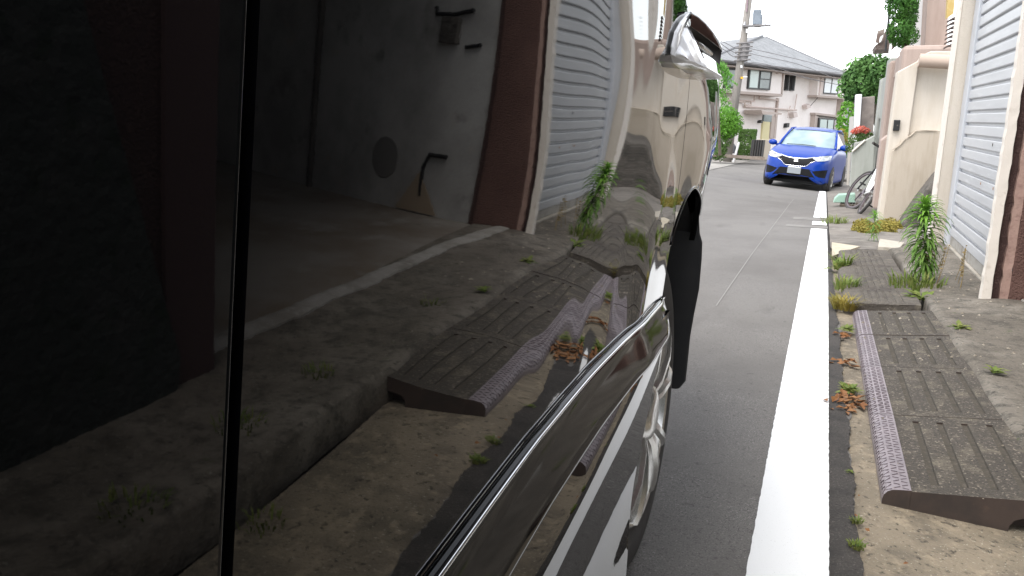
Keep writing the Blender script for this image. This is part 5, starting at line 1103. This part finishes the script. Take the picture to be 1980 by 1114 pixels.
# hedges left
rh = thing('round_hedge', 'bright green round topped hedge beside the utility pole', 'hedge', tuple(atY(1405, 300, 33)))
crown([(atY(1396, 232, 33), (.65, .7, .5)), (atY(1412, 238, 33), (.55, .6, .5)), (atY(1420, 245, 33), (.35, .5, .38)), (atY(1388, 250, 33), (.7, .7, .5)), (atY(1405, 222, 33), (.5, .6, .35)), (atY(1404, 255, 33), (.5, .6, .3))], 800, .10, M['hedge'], 'foliage', rh)
crown([(atY(1392, 285, 33), (.35, .5, .6)), (atY(1400, 272, 33), (.35, .4, .4)), (atY(1384, 292, 33), (.4, .5, .4))], 800, .10, M['hedge2'], 'lower_foliage', rh)
sh = thing('small_hedge', 'small clipped square topped hedge left of the brown gate', 'hedge', tuple(atY(1440, 305, 41)))
mb = MB(); 
for f_ in range(6):
    n_ = 1500; a = rng.uniform(-1, 1, (n_, 3)); a[:, f_ % 3] = np.sign(f_ - 2.5) * rng.uniform(.85, 1.05, n_); a[:, 2] *= 1
    a = np.sign(a) * np.abs(a) ** .85
    c_ = np.array(atY(1443, 279, 41)); P = c_ + a * np.array([.38, .4, .70]) + np.array([.055, 0, 0]) * a[:, 2:3]; leaves(mb, P, .09, a, .6)
mb.build('foliage', M['hedge2'], sh)
ft = thing('frond_tree', 'feathery light green tree left of the utility pole', 'tree', tuple(atY(1395, 300, 30)))
mb = MB()
for (x0, y0, x1, y1) in ((1380, 120, 1415, 142), (1385, 125, 1421, 152), (1380, 130, 1408, 160), (1378, 118, 1400, 128), (1385, 140, 1412, 165), (1380, 150, 1402, 190), (1380, 160, 1412, 200), (1382, 170, 1405, 205)):
    a, b = atY(x0, y0, 30), atY(x1, y1, 30); pts_ = np.array([a.lerp(b, t) + Vector((0, random.uniform(-.2, .2), -.25 * t * t + .12 * math.sin(t * 3))) for t in fr(0, 1, 46)])
    P = np.repeat(pts_, 3, 0) + rng.normal(size=(138, 3)) * .06; leaves(mb, P, .13, None, .35, 0, .8)
mb.build('crown', M['fern'], ft)
MB().tube([atY(1392, 300, 30), atY(1388, 200, 30), atY(1384, 120, 30)], [.06, .05, .03], 8).build('trunk', M['bark'], ft)
# dark parked thing behind the pole
mo = thing('covered_scooter', 'dark covered scooter half hidden behind the pole foot', 'scooter', atY(1402, 297, 38))
mb = MB(); c0 = atY(1402, 288, 38)
mb.lathe(c0 + Vector((-.35, 0, -.25)), (0, 1, 0), [(-.06, .1), (-.06, .26), (.06, .26), (.06, .1)], 20); mb.lathe(c0 + Vector((.35, 0, -.25)), (0, 1, 0), [(-.06, .1), (-.06, .26), (.06, .26), (.06, .1)], 20); mb.build('wheel', M['rubber'], mo)
MB().prism([c0 + Vector(v) for v in ((-.5, -.15, -.2), (.45, -.15, -.2), (.5, -.15, .1), (.25, -.15, .42), (.05, -.15, .2), (-.45, -.15, .25))], (0, .3, 0)).build('cover', mat('cover_grey', (.06, .06, .065), .6), mo, bevel=.05)
# utility pole
def pole_pt(x, y): return atY(x, y, 36)
up_ = thing('utility_pole', 'tall grey concrete utility pole with a box transformer and crossarm', 'utility pole', pole_pt(1407, 312))
pb_, pt_ = pole_pt(1405, 318), pole_pt(1456, -60)
MB().tube([pb_, pb_.lerp(pt_, .5), pt_], [.19, .165, .13], 20).build('shaft', mat('pole_concrete', (.22, .2, .18), .85, noise=[(3, (.17, .155, .14), .45, .65, 5, (2, 2, .4))]), up_, smooth=True)
pm = mat('pole_metal', (.16, .15, .15), .6)
mb = MB(); a, b = pole_pt(1437, 52) + Vector((0, -.2, 0)), pole_pt(1491, 50) + Vector((0, -.2, 0)); mb.tube([a, b], .05, 6); mb.build('crossarm', pm, up_)
for x in (1479, 1486, 1489, 1440): MB().tube([pole_pt(x, 50) + Vector((0, -.2, 0)), pole_pt(x + 1.2, 43) + Vector((0, -.2, 0))], [.06, .03], 8).build('insulator', mat('insulator', (.4, .4, .42), .3) if x == 1479 else bpy.data.materials['insulator'], up_)
tf = MB().prism([pole_pt(x, y) + Vector((0, -.1, 0)) for x, y in ((1455, 48), (1456, 31), (1456, 29), (1457, 21), (1459, 19), (1472, 19), (1471, 27), (1473.5, 28), (1472.5, 48))], (0, .5, 0)).build('transformer', mat('transformer_grey', (.15, .175, .205), .6, noise=[(2, (.2, .23, .265), .45, .6)]), up_, bevel=.04)
MB().prism([pole_pt(x, y) + Vector((0, -.05, 0)) for x, y in ((1458, 52), (1458, 48), (1470, 48), (1470, 52))], (0, .35, 0)).build('mount', pm, up_)
for (x0, x1, y0, y1, m, nm) in ((1443, 1448, 57, 65, M['palewall'], 'white_band'), (1432.5, 1436.5, 127, 132, M['palewall'], 'meter_box'), (1433, 1438, 149, 153, mat('yellow_tag', (.6, .34, .02), .6), 'yellow_tag'), (1438, 1446, 148, 150, M['palewall'], 'side_tag')):
    MB().prism([pole_pt(x, y) + Vector((0, -.24, 0)) for x, y in ((x0, y1), (x1, y1), (x1, y0), (x0, y0))], (0, .1, 0)).build(nm, m, up_)
mb = MB(); c = [pole_pt(x, y) for x, y in ((1436, 118), (1441, 85))]; mb.tube([c[0], c[1]], .21, 14); mb.build('cable_bundle', pm, up_)
for k in range(5): q = c[0].lerp(c[1], k / 4); MB().tube([q + Vector((-.35, -.2, 0)), q + Vector((.35, -.2, .05))], .035, 6).build('cable_clamp', pm, up_)
tag(MB().tube([pole_pt(1449.5, -30) + Vector((0, -.2, 0)), pole_pt(1446, 3) + Vector((0, -.2, 0)), pole_pt(1444.5, 24) + Vector((0, -.2, 0))], .03, 6).build('service_cable', mat('purple_cable', (.25, .17, .2), .6)), 'mauve service cable running down the left of the utility pole top', 'cable')
gd = pb_.lerp(pt_, .0) + Vector((.22, -.1, 0))
tag(MB().tube([gd + Vector((.05, 0, 0)), gd + Vector((.25, 0, 1.0))], .05, 8).build('guard_tube', M['palewall']), 'short white guard tube beside the foot of the utility pole', 'guard tube')
wires = [((1438, 100), (1470, 108), (1560, 130), (1700, 190)), ((1440, 92), (1500, 105), (1600, 130), (1720, 170)), ((1436, 118), (1470, 128), (1545, 148), (1625, 165)),
         ((1438, 112), (1410, 96), (1385, 78), (1340, 50)), ((1438, 116), (1415, 108), (1398, 95), (1340, 66)), ((1437, 96), (1420, 92), (1400, 82), (1360, 66)),
         ((1450, 124), (1500, 130), (1560, 136), (1640, 142)), ((1437, 122), (1480, 124), (1560, 150), (1640, 168))]
for w in wires:
    a, b = w[0], w[-1]
    P = [pole_pt(w[0][0], w[0][1])] + [atY(x, y, 36 + (6 if x > 1450 else -3) * (i + 1) / 3) for i, (x, y) in enumerate(w[1:])]
    tag(MB().tube([tuple(p) for p in cr([tuple(p) for p in P], 8)], .013, 5, caps=False).build('overhead_wire', pm), 'thin dark overhead wire sagging from the utility pole across the roof', 'wire', 'overhead wires')
# house glimpsed behind the right gap
dh = thing('distant_house', 'distant grey roofed house in the gap right of the pink house', 'house', atY(1640, 245, 70))
poly([(1625, 228), (1632, 206), (1650, 203), (1662, 228)], 70, 6).build('roof', rm, dh)
poly([(1628, 228), (1660, 228), (1656, 300), (1622, 300)], 71, 5).build('wall', M['palewall'], dh)

GROUPS = {'leaf_heap': 'heaps of fallen leaves in the gutter', 'fallen_leaf': 'single leaves in the gutter', 'gutter_weed': 'weeds rooted in the gutter',
          'gutter_grass': 'grass tufts in the gutter', 'yellow_sedum': 'patches of yellow ground cover', 'apron_weed': 'weeds in the driveway cracks'}
for o in bpy.data.objects:
    k = o.name.split('.')[0]
    if o.parent is None and k in GROUPS and 'group' not in o: o['group'] = GROUPS[k]
